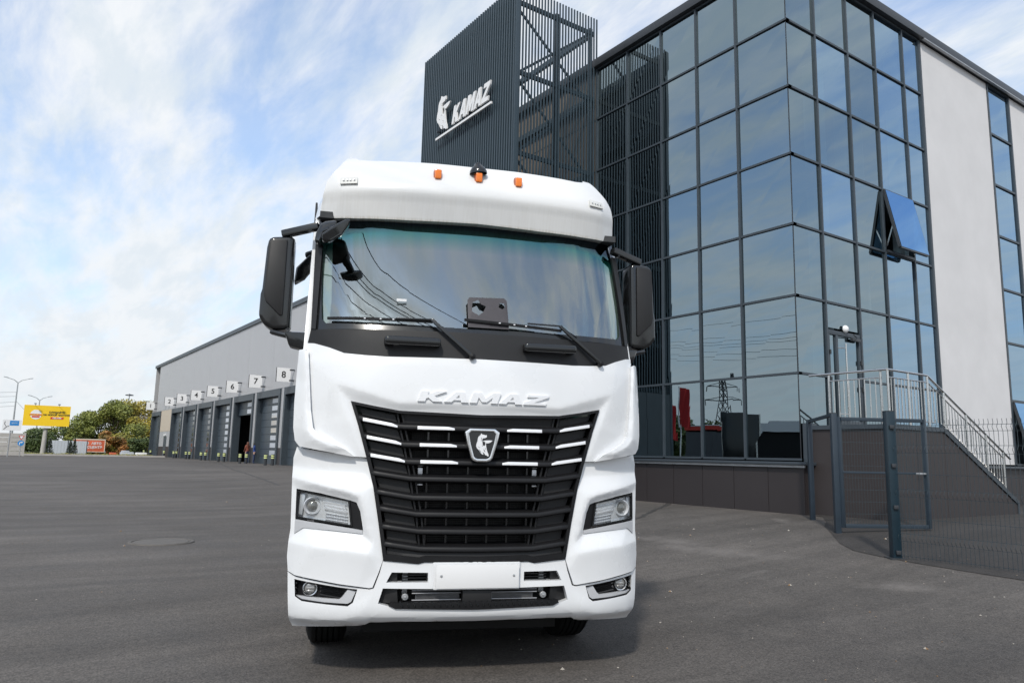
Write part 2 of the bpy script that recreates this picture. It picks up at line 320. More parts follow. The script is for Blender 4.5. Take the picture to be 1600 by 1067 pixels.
def cdt(outer, holes=(), creases=()):
    vs, ed, val = [], [], []
    def addl(pl, closed):
        ids = []
        for p in pl:
            for i, q in enumerate(vs):
                if abs(q[0] - p[0]) + abs(q[1] - p[1]) < 1e-4: ids.append(i); break
            else:
                vs.append((p[0], p[1])); val.append(p[2] if len(p) > 2 else 0); ids.append(len(vs) - 1)
        for a, b_ in zip(ids, ids[1:] + (ids[:1] if closed else [])):
            if a != b_: ed.append((a, b_))
    addl(outer, True)
    for h in holes: addl(h, True)
    for cr in creases: addl(cr, False)
    rv, re, rf, ov, oe, of = delaunay_2d_cdt([Vector(v) for v in vs], ed, [], 0, 1e-5)
    ys = []
    for i, v in enumerate(rv):
        if ov[i]: ys.append(val[ov[i][0]])
        else:
            # a crossing: interpolate on the nearest input edge
            best = (9e9, 0)
            for a, b_ in ed:
                A, B = Vector(vs[a]), Vector(vs[b_]); d = B - A; tt = max(0, min(1, (v - A).dot(d) / max(d.length_squared, 1e-12)))
                q = ((A + d * tt) - v).length
                if q < best[0]: best = (q, val[a] + (val[b_] - val[a]) * tt)
            ys.append(best[1])
    out = []
    for f in rf:
        cx = sum(rv[i][0] for i in f) / len(f); cy = sum(rv[i][1] for i in f) / len(f)
        if inpoly((cx, cy), outer) and not any(inpoly((cx, cy), h) for h in holes): out.append(list(f))
    return rv, ys, out
def extrude_poly(mb, outer, depth, place, holes=(), mi=0):
    """solid letter / emblem from a flat outline; place(u, v, w) -> 3D"""
    rv, _, fs = cdt(outer, holes); n = len(rv)
    vs = [place(v[0], v[1], 0) for v in rv] + [place(v[0], v[1], depth) for v in rv]
    F = [tuple(f) for f in fs] + [tuple(n + i for i in reversed(f)) for f in fs]
    cnt = {}
    for f in fs:
        for a, b_ in zip(f, f[1:] + f[:1]): cnt[(a, b_)] = 1
    for (a, b_) in cnt:
        if (b_, a) not in cnt: F.append((b_, a, n + a, n + b_))
    mb.add(vs, F, mi)
_tc = {}
def text_mesh(body, size, extrude=.004, bold=0):
    cu = bpy.data.curves.new('t', 'FONT'); cu.body = body; cu.size = size; cu.extrude = extrude; cu.align_x = 'CENTER'; cu.align_y = 'CENTER'; cu.offset = bold; cu.resolution_u = 3
    o = bpy.data.objects.new('t', cu); COL.objects.link(o); dg = bpy.context.evaluated_depsgraph_get()
    me = bpy.data.meshes.new_from_object(o.evaluated_get(dg)); bpy.data.objects.remove(o); return me
def copy_tree(o, parent=None, mirror=False):
    c_ = o.copy(); COL.objects.link(c_); c_.parent = parent
    for ch in o.children: copy_tree(ch, c_)
    return c_
def ss(t_): t_ = min(max(t_, 0), 1); return t_ * t_ * (3 - 2 * t_)
def G(x, y):
    """height of the yard: nearly level round the truck, rising .45 m towards the buildings"""
    return .45 * (1 - (1 - ss((x - 5) / 9.5)) * (1 - ss((y - 14) / 40)))

# ------------------------------------------------------------------ ground
def grid_sheet(name, xs, ys, m, dz=0, inside=None):
    vs = [(x, y, G(x, y) + dz) for y in ys for x in xs]; n = len(xs); fs = []
    for j in range(len(ys) - 1):
        for i in range(n - 1):
            if inside is None or inside((xs[i] + xs[i + 1]) / 2, (ys[j] + ys[j + 1]) / 2): fs.append((j * n + i, j * n + i + 1, (j + 1) * n + i + 1, (j + 1) * n + i))
    me = bpy.data.meshes.new(name); me.from_pydata(vs, [], fs); me.update()
    for p in me.polygons: p.use_smooth = True
    return tag(link(name, me, m), kind='structure')
xs = [-900, -400, -150, -60, -30, -15] + [-8 + .5 * i for i in range(80)] + [34, 40, 60, 150, 400, 900]
ys = [-900, -300, -100, -40, -15, -5] + [0 + 1.0 * i for i in range(72)] + [75, 80, 90, 105, 120, 150, 250, 500, 1200]
tag(grid_sheet('asphalt_yard', xs, ys, M['asphalt']), 'grey asphalt yard around the truck, scuffed and dusty')
# darker strip of newer asphalt on the far side of the gate
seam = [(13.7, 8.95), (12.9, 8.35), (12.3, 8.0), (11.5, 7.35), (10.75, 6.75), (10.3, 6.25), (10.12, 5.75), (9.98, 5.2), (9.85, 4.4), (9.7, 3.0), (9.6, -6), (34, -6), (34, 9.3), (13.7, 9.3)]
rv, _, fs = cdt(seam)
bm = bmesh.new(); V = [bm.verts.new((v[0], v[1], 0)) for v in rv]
for f in fs: bm.faces.new([V[i] for i in f])
for k in range(50):
    for co, no in (((9.5 + k * .5, 0, 0), (1, 0, 0)), ((0, -6 + k * .32, 0), (0, 1, 0))):
        bmesh.ops.bisect_plane(bm, geom=bm.verts[:] + bm.edges[:] + bm.faces[:], plane_co=co, plane_no=no)
for v in bm.verts: v.co.z = G(v.co.x, v.co.y) + .006 + (.004 if v.co.x > 14 else 0)
SEAM = mat('tar_seam', (.045, .042, .04), .7, var=.3, vscale=6)
def seam_strip(pts_, w, lab):
    mb_v, mb_f = [], []; n_ = 40; P_ = []
    for (a, b_) in zip(pts_, pts_[1:]):
        for i in range(n_): P_.append((a[0] + (b_[0] - a[0]) * i / n_, a[1] + (b_[1] - a[1]) * i / n_))
    for i, (x, y) in enumerate(P_):
        j = min(i + 1, len(P_) - 1); k = max(i - 1, 0); dx, dy = P_[j][0] - P_[k][0], P_[j][1] - P_[k][1]; l_ = math.hypot(dx, dy); ww = w * random.uniform(.5, 1.2); wob = random.uniform(-.25, .25) * w
        for s_ in (-1, 1): X_, Y_ = x - dy / l_ * (s_ * ww / 2 + wob), y + dx / l_ * (s_ * ww / 2 + wob); mb_v.append((X_, Y_, G(X_, Y_) + .004))
    mb_f = [(2 * i, 2 * i + 2, 2 * i + 3, 2 * i + 1) for i in range(len(P_) - 1)]
    me = bpy.data.meshes.new('seam'); me.from_pydata(mb_v, [], mb_f); tag(link('asphalt_seam', me, SEAM), lab, kind='structure')
seam_strip([(21.5, 100), (15, 62), (11.2, 43), (8.9, 27.5)], .10, 'paving seam running from the far yard towards the truck')
seam_strip([(9.35, 10.6), (11.2, 11.4), (14.0, 13.2)], .12, 'dark crack in the asphalt at the foot of the plinth')
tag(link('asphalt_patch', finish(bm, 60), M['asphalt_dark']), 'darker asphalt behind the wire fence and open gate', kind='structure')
m_ = MB(); m_.revolve((2.47, 13.43, .004), (0, 0, 1), [(.012, .001), (.012, .41), (.002, .415), (.002, .44), (.014, .445), (.014, .49), (-.01, .50)], 40)
o = m_.build('manhole_cover', mat('worn_iron', (.115, .105, .095), .8, var=.15, vscale=9, bump=.5, bscale=60, bdist=.004)); tag(o, 'round dusty manhole cover set in the asphalt left of the truck', 'manhole cover')

def interp(t, T):
    if t <= T[0][0]: return T[0][1]
    for (a, u), (b, v) in zip(T, T[1:]):
        if t <= b: break
    if t >= T[-1][0]: return T[-1][1]
    k = T.index((a, u)); p = T[k - 1] if k else (a, u); q = T[k + 2] if k + 2 < len(T) else (b, v); s = (v - u) / (b - a)
    def m(s0, s1): return 0 if s0 * s1 <= 0 else 2 * s0 * s1 / (s0 + s1)      # monotone cubic: smooth, no overshoot
    m0 = m(s, (u - p[1]) / (a - p[0])) if k else s; m1 = m(s, (q[1] - v) / (q[0] - b)) if k + 2 < len(T) else s
    h = b - a; w = (t - a) / h
    return u * (1 + 2 * w) * (1 - w) ** 2 + m0 * h * w * (1 - w) ** 2 + v * w * w * (3 - 2 * w) + m1 * h * w * w * (w - 1)
CZ = [(.30, .13), (.35, .10), (.41, .04), (.50, .02), (.8, .03), (1.45, .03), (1.8, .032), (1.95, .034), (2.1, .042), (2.2, .06), (2.37, .10), (3.3, .46), (3.9, .70)]
CV = [(3.20, .455), (3.27, .437), (3.40, .402), (3.49, .378), (3.53, .384), (3.67, .465), (3.83, .62), (3.87, .72)]
def fy(x, z, visor=False):
    return interp(z, CV if visor else CZ) + .08 * x * x + .04 * x ** 6
PANELS = {'bumper': {'creases': [[(0.0, 0.428, -0.0), (-0.693, 0.43, -0.0), (-0.773, 0.44, -0.01), (-0.883, 0.413, -0.01), (-1.162, 0.398, -0.01), (-1.23, 0.414, 0)],
                        [(-0.677, 0.59, 0), (-0.693, 0.43, 0)]],
            'cut': [(0.0, 0.608, 0), (-0.624, 0.615, 0), (-0.651, 0.52, 0), (-0.561, 0.497, 0), (0.0, 0.487, 0)],
            'holes': [[(-0.57, 0.717, 0.0), (-0.33, 0.715, 0.0), (-0.328, 0.653, 0.0), (-0.604, 0.652, 0.0)],
                      [(-1.203, 0.651, 0), (-1.052, 0.635, 0), (-0.906, 0.618, 0), (-0.788, 0.607, 0), (-0.813, 0.523, 0), (-0.846, 0.499, 0), (-0.982, 0.506, 0),
                       (-1.146, 0.516, 0), (-1.192, 0.541, 0)]],
            'outer': [(-0.631, 0.79, 0), (-0.519, 0.782, 0), (-0.401, 0.77, 0), (-0.358, 0.781, 0), (0.0, 0.775, 0), (0.0, 0.391, 0.03), (-0.435, 0.395, 0.03),
                      (-0.699, 0.388, 0.03), (-0.726, 0.371, 0.02), (-0.761, 0.362, 0.02), (-0.975, 0.349, 0.02), (-1.203, 0.329, 0.02), (-1.223, 0.371, 0.01), (-1.23, 0.414, 0),
                      (-1.241, 0.539, 0), (-1.252, 0.691, 0), (-1.202, 0.668, -0.0), (-1.053, 0.649, 0), (-0.907, 0.63, 0), (-0.782, 0.617, 0), (-0.711, 0.608, 0),
                      (-0.683, 0.614, 0), (-0.648, 0.716, 0)],
            'visor': False},
 'cowl_panel': {'creases': [],
                'cut': [],
                'holes': [],
                'outer': [(0.0, 2.364, 0), (-0.515, 2.359, 0), (-0.869, 2.354, 0), (-1.166, 2.36, 0), (-1.2, 2.365, 0), (-1.218, 2.259, 0.02), (-1.168, 2.256, 0.02),
                          (-1.06, 2.22, 0.02), (-0.958, 2.179, 0.02), (-0.816, 2.163, 0.02), (-0.675, 2.156, 0.02), (0.0, 2.161, 0.02)],
                'visor': False},
 'headlight_panel': {'creases': [[(-1.263, 1.322, 0.0), (-1.099, 1.282, -0.02), (-0.957, 1.249, -0.025), (-0.86, 1.226, -0.025), (-0.812, 1.198, -0.025), (-0.774, 1.106, -0.025),
                                  (-0.747, 0.989, -0.02), (-0.701, 0.898, -0.015), (-0.631, 0.798, 0)],
                                 [(-1.261, 0.888, 0), (-1.086, 0.873, -0.04), (-0.877, 0.857, -0.04), (-0.732, 0.835, -0.035), (-0.631, 0.798, 0)],
                                 [(-1.263, 1.396, 0.03), (-1.076, 1.376, 0.03), (-0.764, 1.362, 0.03)]],
                     'cut': [],
                     'holes': [[(-1.228, 1.245, 0.02), (-1.067, 1.222, 0.02), (-0.869, 1.181, 0.02), (-0.822, 1.167, 0.02), (-0.794, 1.107, 0.02), (-0.771, 0.994, 0.02),
                                (-0.77, 0.96, 0.02), (-0.968, 0.976, 0.02), (-1.165, 0.989, 0.02), (-1.219, 0.947, 0.02), (-1.224, 1.051, 0.02)]],
                     'outer': [(-1.245, 1.529, 0.03), (-1.195, 1.516, 0.03), (-1.084, 1.503, 0.03), (-0.769, 1.461, 0.03), (-0.718, 1.274, 0), (-0.674, 1.043, 0),
                               (-0.631, 0.798, 0), (-0.655, 0.721, -0.01), (-0.692, 0.622, -0.01), (-0.712, 0.618, -0.01), (-0.783, 0.627, -0.015), (-0.907, 0.641, -0.02),
                               (-1.053, 0.661, -0.02), (-1.202, 0.679, -0.02), (-1.252, 0.699, -0.0), (-1.264, 0.794, 0), (-1.261, 0.888, -0.0), (-1.252, 0.978, 0),
                               (-1.257, 1.127, 0.0), (-1.263, 1.322, 0.0), (-1.264, 1.453, 0.02)],
                     'visor': False},
 'hood_panel': {'creases': [[(0.0, 1.848, -0.02), (-0.57, 1.838, -0.02), (-0.805, 1.906, -0.022), (-1.002, 1.965, -0.02)], [(-1.002, 1.965, -0.02), (-0.893, 1.845, 0.01)],
                            [(-1.002, 1.965, -0.02), (-0.902, 1.721, -0.015), (-0.815, 1.507, -0.006)]],
                'cut': [],
                'holes': [],
                'outer': [(0.0, 2.17, 0), (-0.676, 2.162, 0), (-0.817, 2.168, 0), (-0.958, 2.181, 0), (-1.06, 2.221, 0), (-1.167, 2.255, 0), (-1.224, 2.261, 0), (-1.211, 2.147, 0),
                          (-1.181, 1.964, 0), (-1.161, 1.785, 0), (-1.139, 1.662, 0), (-1.098, 1.614, 0), (-1.009, 1.559, 0), (-0.913, 1.516, 0), (-0.855, 1.472, 0),
                          (-0.773, 1.468, 0), (-0.836, 1.675, 0.0), (-0.893, 1.845, 0.01), (-0.731, 1.814, 0.01), (-0.566, 1.787, 0.01), (0.0, 1.775, 0.01)],
                'visor': False},
 'pillar_cover': {'creases': [], 'cut': [], 'holes': [], 'outer': [(-1.222, 3.158, 0), (-1.168, 3.15, 0), (-1.165, 3.08, 0), (-1.166, 2.36, 0), (-1.2, 2.365, 0)], 'visor': False},
 'roof_fairing': {'creases': [[(0.0, 3.482, -0.0), (-0.538, 3.474, 0), (-0.922, 3.477, 0), (-1.046, 3.476, 0)], [(-1.046, 3.476, 0), (-1.157, 3.46, 0.03)]],
                  'cut': [],
                  'holes': [],
                  'outer': [(0.0, 3.795, 0.0), (-0.331, 3.801, 0), (-0.635, 3.793, 0), (-0.86, 3.787, 0), (-0.934, 3.802, 0), (-0.988, 3.879, 0), (-1.07, 3.734, 0),
                            (-1.124, 3.653, 0), (-1.164, 3.58, 0.02), (-1.187, 3.469, 0.03), (-1.197, 3.376, 0.03), (-1.2, 3.3, 0.03), (-1.084, 3.28, 0), (-0.91, 3.272, 0),
                            (-0.525, 3.271, 0), (0.0, 3.282, 0)],
                  'visor': True},
 'wind_deflector': {'creases': [[(-1.222, 2.194, -0.04), (-1.201, 1.961, -0.04), (-1.194, 1.782, -0.05), (-1.176, 1.642, -0.06), (-1.116, 1.582, -0.06), (-0.998, 1.529, -0.05)]],
                    'cut': [],
                    'holes': [],
                    'outer': [(-1.273, 2.21, 0), (-1.239, 2.212, 0), (-1.204, 2.196, 0), (-1.179, 1.964, 0), (-1.161, 1.784, -0.01), (-1.138, 1.661, -0.03), (-1.097, 1.613, -0.04),
                              (-1.008, 1.559, -0.04), (-0.913, 1.516, -0.02), (-0.855, 1.47, -0.0), (-0.889, 1.475, -0.005), (-0.996, 1.494, -0.02), (-1.104, 1.512, -0.03),
                              (-1.225, 1.533, -0.03), (-1.258, 1.572, -0.03), (-1.275, 1.66, -0.03), (-1.28, 1.83, -0.02), (-1.278, 2.013, 0)],
                    'visor': False},
 'windshield': {'creases': [],
                'cut': [],
                'holes': [],
                'outer': [(0.0, 3.336, 0.05), (-0.52, 3.332, 0.05), (-1.009, 3.329, 0.05), (-1.177, 3.345, 0.05), (-1.165, 3.081, 0.01), (-1.162, 2.362, 0.01),
                          (-0.869, 2.356, 0.01), (-0.514, 2.36, 0.01), (0.0, 2.365, 0.01)],
                'visor': False}}

# ------------------------------------------------------------------ the truck (local: x right, y backwards, z up)
truck = thing('truck', 'white high-cab tractor truck facing the camera with black slatted grille', 'truck', (2.80394, 4.41719, 0), R(-22.25))

import numpy as np
def blur_offsets(bm, rv, ys_, fs, sig, sym):
    """round off the pressed creases, the way sheet metal bends: a masked gaussian over the panel's depth offsets"""
    st = .008; X = np.array([v[0] for v in rv]); Z = np.array([v[1] for v in rv]); Yv = np.array(ys_); pad = 12
    x0, z0 = X.min() - pad * st, Z.min() - pad * st; nx = int((X.max() - x0) / st) + pad + 1; nz = int((Z.max() - z0) / st) + pad + 1
    gx, gz = np.meshgrid(x0 + np.arange(nx) * st, z0 + np.arange(nz) * st); val = np.zeros_like(gx); msk = np.zeros_like(gx)
    for f in fs:
        a, b, c = f[:3]; d = (Z[b] - Z[c]) * (X[a] - X[c]) + (X[c] - X[b]) * (Z[a] - Z[c])
        if abs(d) < 1e-12: continue
        u = ((Z[b] - Z[c]) * (gx - X[c]) + (X[c] - X[b]) * (gz - Z[c])) / d; v = ((Z[c] - Z[a]) * (gx - X[c]) + (X[a] - X[c]) * (gz - Z[c])) / d; w = 1 - u - v
        m = (u > -.01) & (v > -.01) & (w > -.01); val[m] = (u * Yv[a] + v * Yv[b] + w * Yv[c])[m]; msk[m] = 1
    k = np.exp(-.5 * (np.arange(-20, 21) * st / sig) ** 2); k /= k.sum()
    def conv(A):
        if sym:      # the panel is mirrored about x = 0
            i0 = int(round(-x0 / st)); 
            for j in range(1, min(20, A.shape[1] - i0)): A[:, i0 + j] = A[:, i0 - j]
        A = np.apply_along_axis(lambda r_: np.convolve(r_, k, 'same'), 1, A); return np.apply_along_axis(lambda r_: np.convolve(r_, k, 'same'), 0, A)
    num, den = conv(val * msk), conv(msk.copy()); B = num / np.maximum(den, 1e-6)
    for v in bm.verts:
        fx, fz = (v.co.x - x0) / st, (v.co.z - z0) / st; i, j = int(fx), int(fz); i = min(max(i, 0), nx - 2); j = min(max(j, 0), nz - 2); a, b = fx - i, fz - j
        v.co.y = (B[j, i] * (1 - a) + B[j, i + 1] * a) * (1 - b) + (B[j + 1, i] * (1 - a) + B[j + 1, i + 1] * a) * b
def shell(name, spec, m, thick, half='both', sgn=-1, parent=truck, off=0, gx=.06, gz=.05, deep=0, bevel=.004, sharp=26, smooth=0):
    """a body panel: outline, holes and creases (x, z, depth offset) draped over the truck's front surface, with real thickness"""
    vis = spec['visor']; cut = [spec['cut']] if spec.get('cut') else []
    rv, ys_, fs = cdt(spec['outer'], list(spec['holes']) + cut, spec['creases'])
    bm = bmesh.new(); V = [bm.verts.new((v[0], y, v[1])) for v, y in zip(rv, ys_)]
    for f in fs:
        try: bm.faces.new([V[i] for i in f])
        except ValueError: pass
    x0 = min(v.co.x for v in V); x1 = max(v.co.x for v in V); z0 = min(v.co.z for v in V); z1 = max(v.co.z for v in V)
    for i in range(1, int((x1 - x0) / gx) + 1):
        bmesh.ops.bisect_plane(bm, geom=bm.verts[:] + bm.edges[:] + bm.faces[:], plane_co=(x0 + i * gx, 0, 0), plane_no=(1, 0, 0), dist=1e-4)
    for i in range(1, int((z1 - z0) / gz) + 1):
        bmesh.ops.bisect_plane(bm, geom=bm.verts[:] + bm.edges[:] + bm.faces[:], plane_co=(0, 0, z0 + i * gz), plane_no=(0, 0, 1), dist=1e-4)
    bmesh.ops.remove_doubles(bm, verts=bm.verts[:], dist=1e-4)
    if smooth: blur_offsets(bm, rv, ys_, fs, smooth, half == 'both')
    for v in bm.verts: v.co.y = fy(v.co.x, v.co.z, vis) + v.co.y + off
    if half == 'both':
        g = bmesh.ops.duplicate(bm, geom=bm.verts[:] + bm.edges[:] + bm.faces[:])['geom']
        nv = [q for q in g if isinstance(q, bmesh.types.BMVert)]; nf = [q for q in g if isinstance(q, bmesh.types.BMFace)]
        for v in nv: v.co.x *= -1
        bmesh.ops.reverse_faces(bm, faces=nf); bmesh.ops.remove_doubles(bm, verts=bm.verts[:], dist=2e-4)
    elif sgn > 0:
        for v in bm.verts: v.co.x *= -1
        bmesh.ops.reverse_faces(bm, faces=bm.faces[:])
    be = [e for e in bm.edges if len(e.link_faces) == 1]
    if thick:
        g = bmesh.ops.extrude_edge_only(bm, edges=be)['geom']; front = set(be)
        for v in [q for q in g if isinstance(q, bmesh.types.BMVert)]:
            v.co.y += deep if (deep and abs(v.co.x) > 1.16) else thick
        if bevel: bmesh.ops.bevel(bm, geom=[e for e in be if e.is_valid], offset=bevel, segments=2, affect='EDGES', clamp_overlap=True)
    bmesh.ops.recalc_face_normals(bm, faces=bm.faces[:])
    # orient so the front faces the viewer side
    s_ = sum(f.normal.y * f.calc_area() for f in bm.faces)
    if s_ > 0: bmesh.ops.reverse_faces(bm, faces=bm.faces[:])
    return link(name, finish(bm, sharp), m, parent)
def sp(outer, holes=(), creases=(), visor=False): return dict(visor=visor, outer=outer, holes=list(holes), creases=list(creases))

shell('roof_fairing', PANELS['roof_fairing'], M['fairing'], .16, deep=.22, gz=.012, gx=.04, smooth=.008)
shell('cowl_panel', PANELS['cowl_panel'], M['black_soft'], .04)
shell('hood_panel', PANELS['hood_panel'], M['white'], .08, gz=.02, gx=.03, smooth=.011)
shell('bumper', PANELS['bumper'], M['white'], .10, deep=.5, gz=.025, gx=.04, smooth=.010)
ws = PANELS['windshield']
wz = 3.16
shell('windshield', ws, M['windshield'], 0, off=.012, gz=.04, gx=.05)
# tint band printed along the head of the glass, 3 mm behind it
if False: shell('tint_band', sp([(0, 3.30, .05), (-1.19, 3.24, .05), (-1.165, 3.05, .015), (-.9, 3.08, .02), (-.4, 3.105, .02), (0, 3.11, .02)]), M['tintband'], 0, off=.016, gz=.05)
shell('glass_frit', sp([(0, 2.395, 0), (-.9, 2.40, 0), (-1.10, 2.405, 0), (-1.128, 2.44, 0), (-1.142, 2.6, 0), (-1.163, 3.05, 0), (-1.165, 3.3, .02), (-1.21, 3.3, .02), (-1.185, 3.0, 0), (-1.165, 2.36, 0), (0, 2.355, 0)]), M['black_gloss'], 0, off=.008)
for s in (-1, 1):
    shell('pillar_cover', PANELS['pillar_cover'], M['black_soft'], .08, half='one', sgn=s, off=-.012)
    shell('wind_deflector', PANELS['wind_deflector'], M['white'], .10, half='one', sgn=s, off=-.02, gz=.025, gx=.02, smooth=.008)
    shell('corner_panel', PANELS['headlight_panel'], M['white'], .10, half='one', sgn=s, deep=.42, gz=.02, gx=.03, smooth=.011)
    for z in (2.13, 2.01, 1.88, 1.75):      # vanes in the slot between deflector and hood
        MB().box((s * 1.19, fy(1.2, z) + .0, z - .005), (s * 1.245, fy(1.2, z) + .12, z + .005)).build('slot_vane', M['white'], truck)

# ---- letters on the hood
def letters(place, mb, cw, h, depth, slant, gap=.06):
    A = [([(0, 0), (0, 1), (.30, 1), (.30, .64), (.62, 1), (1.02, 1), (.60, .55), (1.0, 0), (.62, 0), (.38, .36), (.30, .28), (.30, 0)], []),
         ([(0, 0), (.34, 1), (.68, 1), (1, 0), (.70, 0), (.64, .20), (.36, .20), (.30, 0)], [[(.42, .40), (.58, .40), (.5, .72)]]),
         ([(0, 0), (0, 1), (.34, 1), (.58, .46), (.82, 1), (1.15, 1), (1.15, 0), (.87, 0), (.87, .55), (.68, .10), (.48, .10), (.28, .55), (.28, 0)], []),
         ([(0, 0), (.34, 1), (.68, 1), (1, 0), (.70, 0), (.64, .20), (.36, .20), (.30, 0)], [[(.42, .40), (.58, .40), (.5, .72)]]),
         ([(0, 0), (0, .22), (.56, .77), (.06, .77), (.06, 1), (.98, 1), (.98, .79), (.42, .23), (.98, .23), (.98, 0)], [])]
    x = 0
    for pl, hs in A:
        f = lambda q: [((x + u) * cw + v * slant * h, v * h) for u, v in q]
        extrude_poly(mb, f(pl), depth, place, [f(q) for q in hs]); x += max(u for u, _ in pl) + gap
    return x * cw
mb = MB(); tot = 5.0 + .13 + .2
letters(lambda u, v, w: (-.448 + u, fy(-.448 + u, 1.9) - .022 - .010 + w, 1.857 + v), mb, .169, .071, .02, .35)
o = mb.build('lettering', M['bright'], truck)

# ---- grille
gs = [[(-.842, 1.737), (-.561, 1.684), (0, 1.68)], [(-.803, 1.615), (-.528, 1.563), (0, 1.56)], [(-.771, 1.495), (-.5, 1.447), (0, 1.446)], [(-.741, 1.371), (-.474, 1.334), (0, 1.333)],
      [(-.70, 1.246), (-.451, 1.208), (0, 1.207)], [(-.673, 1.135), (-.426, 1.099), (0, 1.097)], [(-.652, 1.018), (-.41, .987), (0, .984)], [(-.637, .905), (-.395, .872), (0, .868)]]
go = [(0.0, 1.775), (-0.566, 1.789), (-0.731, 1.816), (-0.896, 1.847), (-0.836, 1.676), (-0.773, 1.468), (-0.718, 1.274), (-0.673, 1.043), (-0.631, 0.796), (-0.401, 0.776), (-0.358, 0.787), (0.0, 0.781)]
gi = [(0.0, 1.757), (-0.562, 1.770), (-0.728, 1.797), (-0.866, 1.822), (-0.812, 1.676), (-0.748, 1.468), (-0.693, 1.274), (-0.648, 1.043), (-0.612, 0.835), (-0.395, 0.815), (-0.352, 0.826), (0.0, 0.820)]
ring = go + gi[::-1]
gr_ = shell('grille', sp([(x, z, -.012) for x, z in ring]), M['black'], .12, bevel=.004, off=.0)
def ssweep(mb, path, prof, dy=0):
    """sweep a (z, y) profile along an (x, z) path lying on the front surface, both halves"""
    pts = []
    for (x0, z0), (x1, z1) in zip(path, path[1:]):
        n = max(1, int(abs(x1 - x0) / .05))
        pts += [(x0 + (x1 - x0) * i / n, z0 + (z1 - z0) * i / n) for i in range(n)]
    pts.append(path[-1]); k = len(prof)
    vs = [(x, fy(x, z) + dy + b, z + a) for x, z in pts for a, b in prof]; fs = []
    for i in range(len(pts) - 1):
        for j in range(k): fs.append((i * k + j, i * k + (j + 1) % k, (i + 1) * k + (j + 1) % k, (i + 1) * k + j))
    fs += [tuple(range(k)), tuple(range(len(pts) * k - 1, (len(pts) - 1) * k - 1, -1))]
    mb.add(vs, fs)
def both(path): return path + [(-x, z) for x, z in path[::-1] if x < 0]
prof = [(.036, .085), (.018, .004), (.010, -.010), (-.016, -.016), (-.022, -.006), (-.034, .085)]
for i, p in enumerate(gs):
    q = [(p[0][0] + .004, p[0][1])] + [p[1], (p[1][0] + .035, (p[1][1] * .7 + p[2][1] * .3)), p[2]]
    mb = MB(); ssweep(mb, both(q), prof); mb.build('slat', M['black'], gr_, bevel=.003, seg=1)
# recessed plates on the raked flanks, and the rib at the fold
rows = [[(-.866, 1.822), (-.58, 1.775)]] + [[p[0], p[1]] for p in gs] + [[(-.625, .81), (-.40, .80)]]
for s in (-1, 1):
    for (a, b_), (c_, d_) in zip(rows, rows[1:]):
        zz = lambda t_: t_
        q = [(a[0] + .03, a[1] - .02), (b_[0] - .012, b_[1] - .012), (d_[0] - .012, d_[1] + .02), (c_[0] + .03, c_[1] + .02)]
        shell('flank_plate', sp([(x, z, .042) for x, z in q[::-1]]), M['black_soft'], .03, half='one', sgn=s, parent=gr_, bevel=.004, gx=.1, gz=.1)
    mb = MB()
    for (a, b_), (c_, d_) in zip(rows, rows[1:]):
        for dx in (-.004, .030):
            mb.prism([(s * -(b_[0] + dx) * -1, fy(b_[0], b_[1]) + .02, b_[1]), (s * (-(b_[0] + dx) - .012) * -1, fy(b_[0], b_[1]) + .02, b_[1]),
                      (s * (-(d_[0] + dx) - .012) * -1, fy(d_[0], d_[1]) + .02, d_[1]), (s * -(d_[0] + dx) * -1, fy(d_[0], d_[1]) + .02, d_[1])], (0, .06, 0))
    mb.build('fold_rib', M['black'], gr_)
shell('top_plate', sp([(0, 1.762, .03), (-.555, 1.772, .03), (-.535, 1.70, .04), (0, 1.695, .04)]), M['black_soft'], .03, parent=gr_)
shell('lower_plate', sp([(0, .862, .01), (-.40, .866, .01), (-.60, .90, .01), (-.618, .80, .005), (-.40, .782, -.01), (-.356, .793, -.01), (0, .787, -.01)]), M['black_soft'], .04, parent=gr_, off=.01)
for k in range(8):                         # upright dividers of each open row
    zt, zb = (gs[k][2][1] if k else 1.68), (gs[k + 1][2][1] if k < 7 else .868)
    if k == 7: break
    for j in range(-3, 3):
        x = (j + .5) * .142
        if abs(x) > -gs[k + 1][1][0] - .03: continue
        MB().box((x - .006, fy(x, zt) + .07, zb + .012), (x + .006, fy(x, zt) + .11, zt - .012)).build('divider', M['black_gloss'], gr_)
mb = MB()
for i in range(62): mb.box((-.46, .185, .86 + i * .0145), (.46, .195, .866 + i * .0145))
for i in range(70): mb.box((-.46 + i * .0133, .197, .86), (-.455 + i * .0133, .205, 1.75))
tag(mb.build('radiator_fins', M['black_soft'], gr_), kind='stuff')
mb = MB(); mb.box((-.62, .21, .80), (.62, .24, 1.80)); mb.box((-.62, .12, 1.76), (.62, .24, 1.80)); mb.build('radiator', M['void'], gr_)
for s in (-1, 1):
    mb = MB(); x = s * .405 + .002
    mb.box((x - .016, .10, 1.352), (x + .016, .12, 1.405)); mb.box((x - .018, .09, 1.415), (x + .018, .115, 1.428)); mb.box((x - .018, .09, 1.285), (x + .018, .115, 1.296))
    mb.build('latch', M['silver'], gr_, bevel=.003)
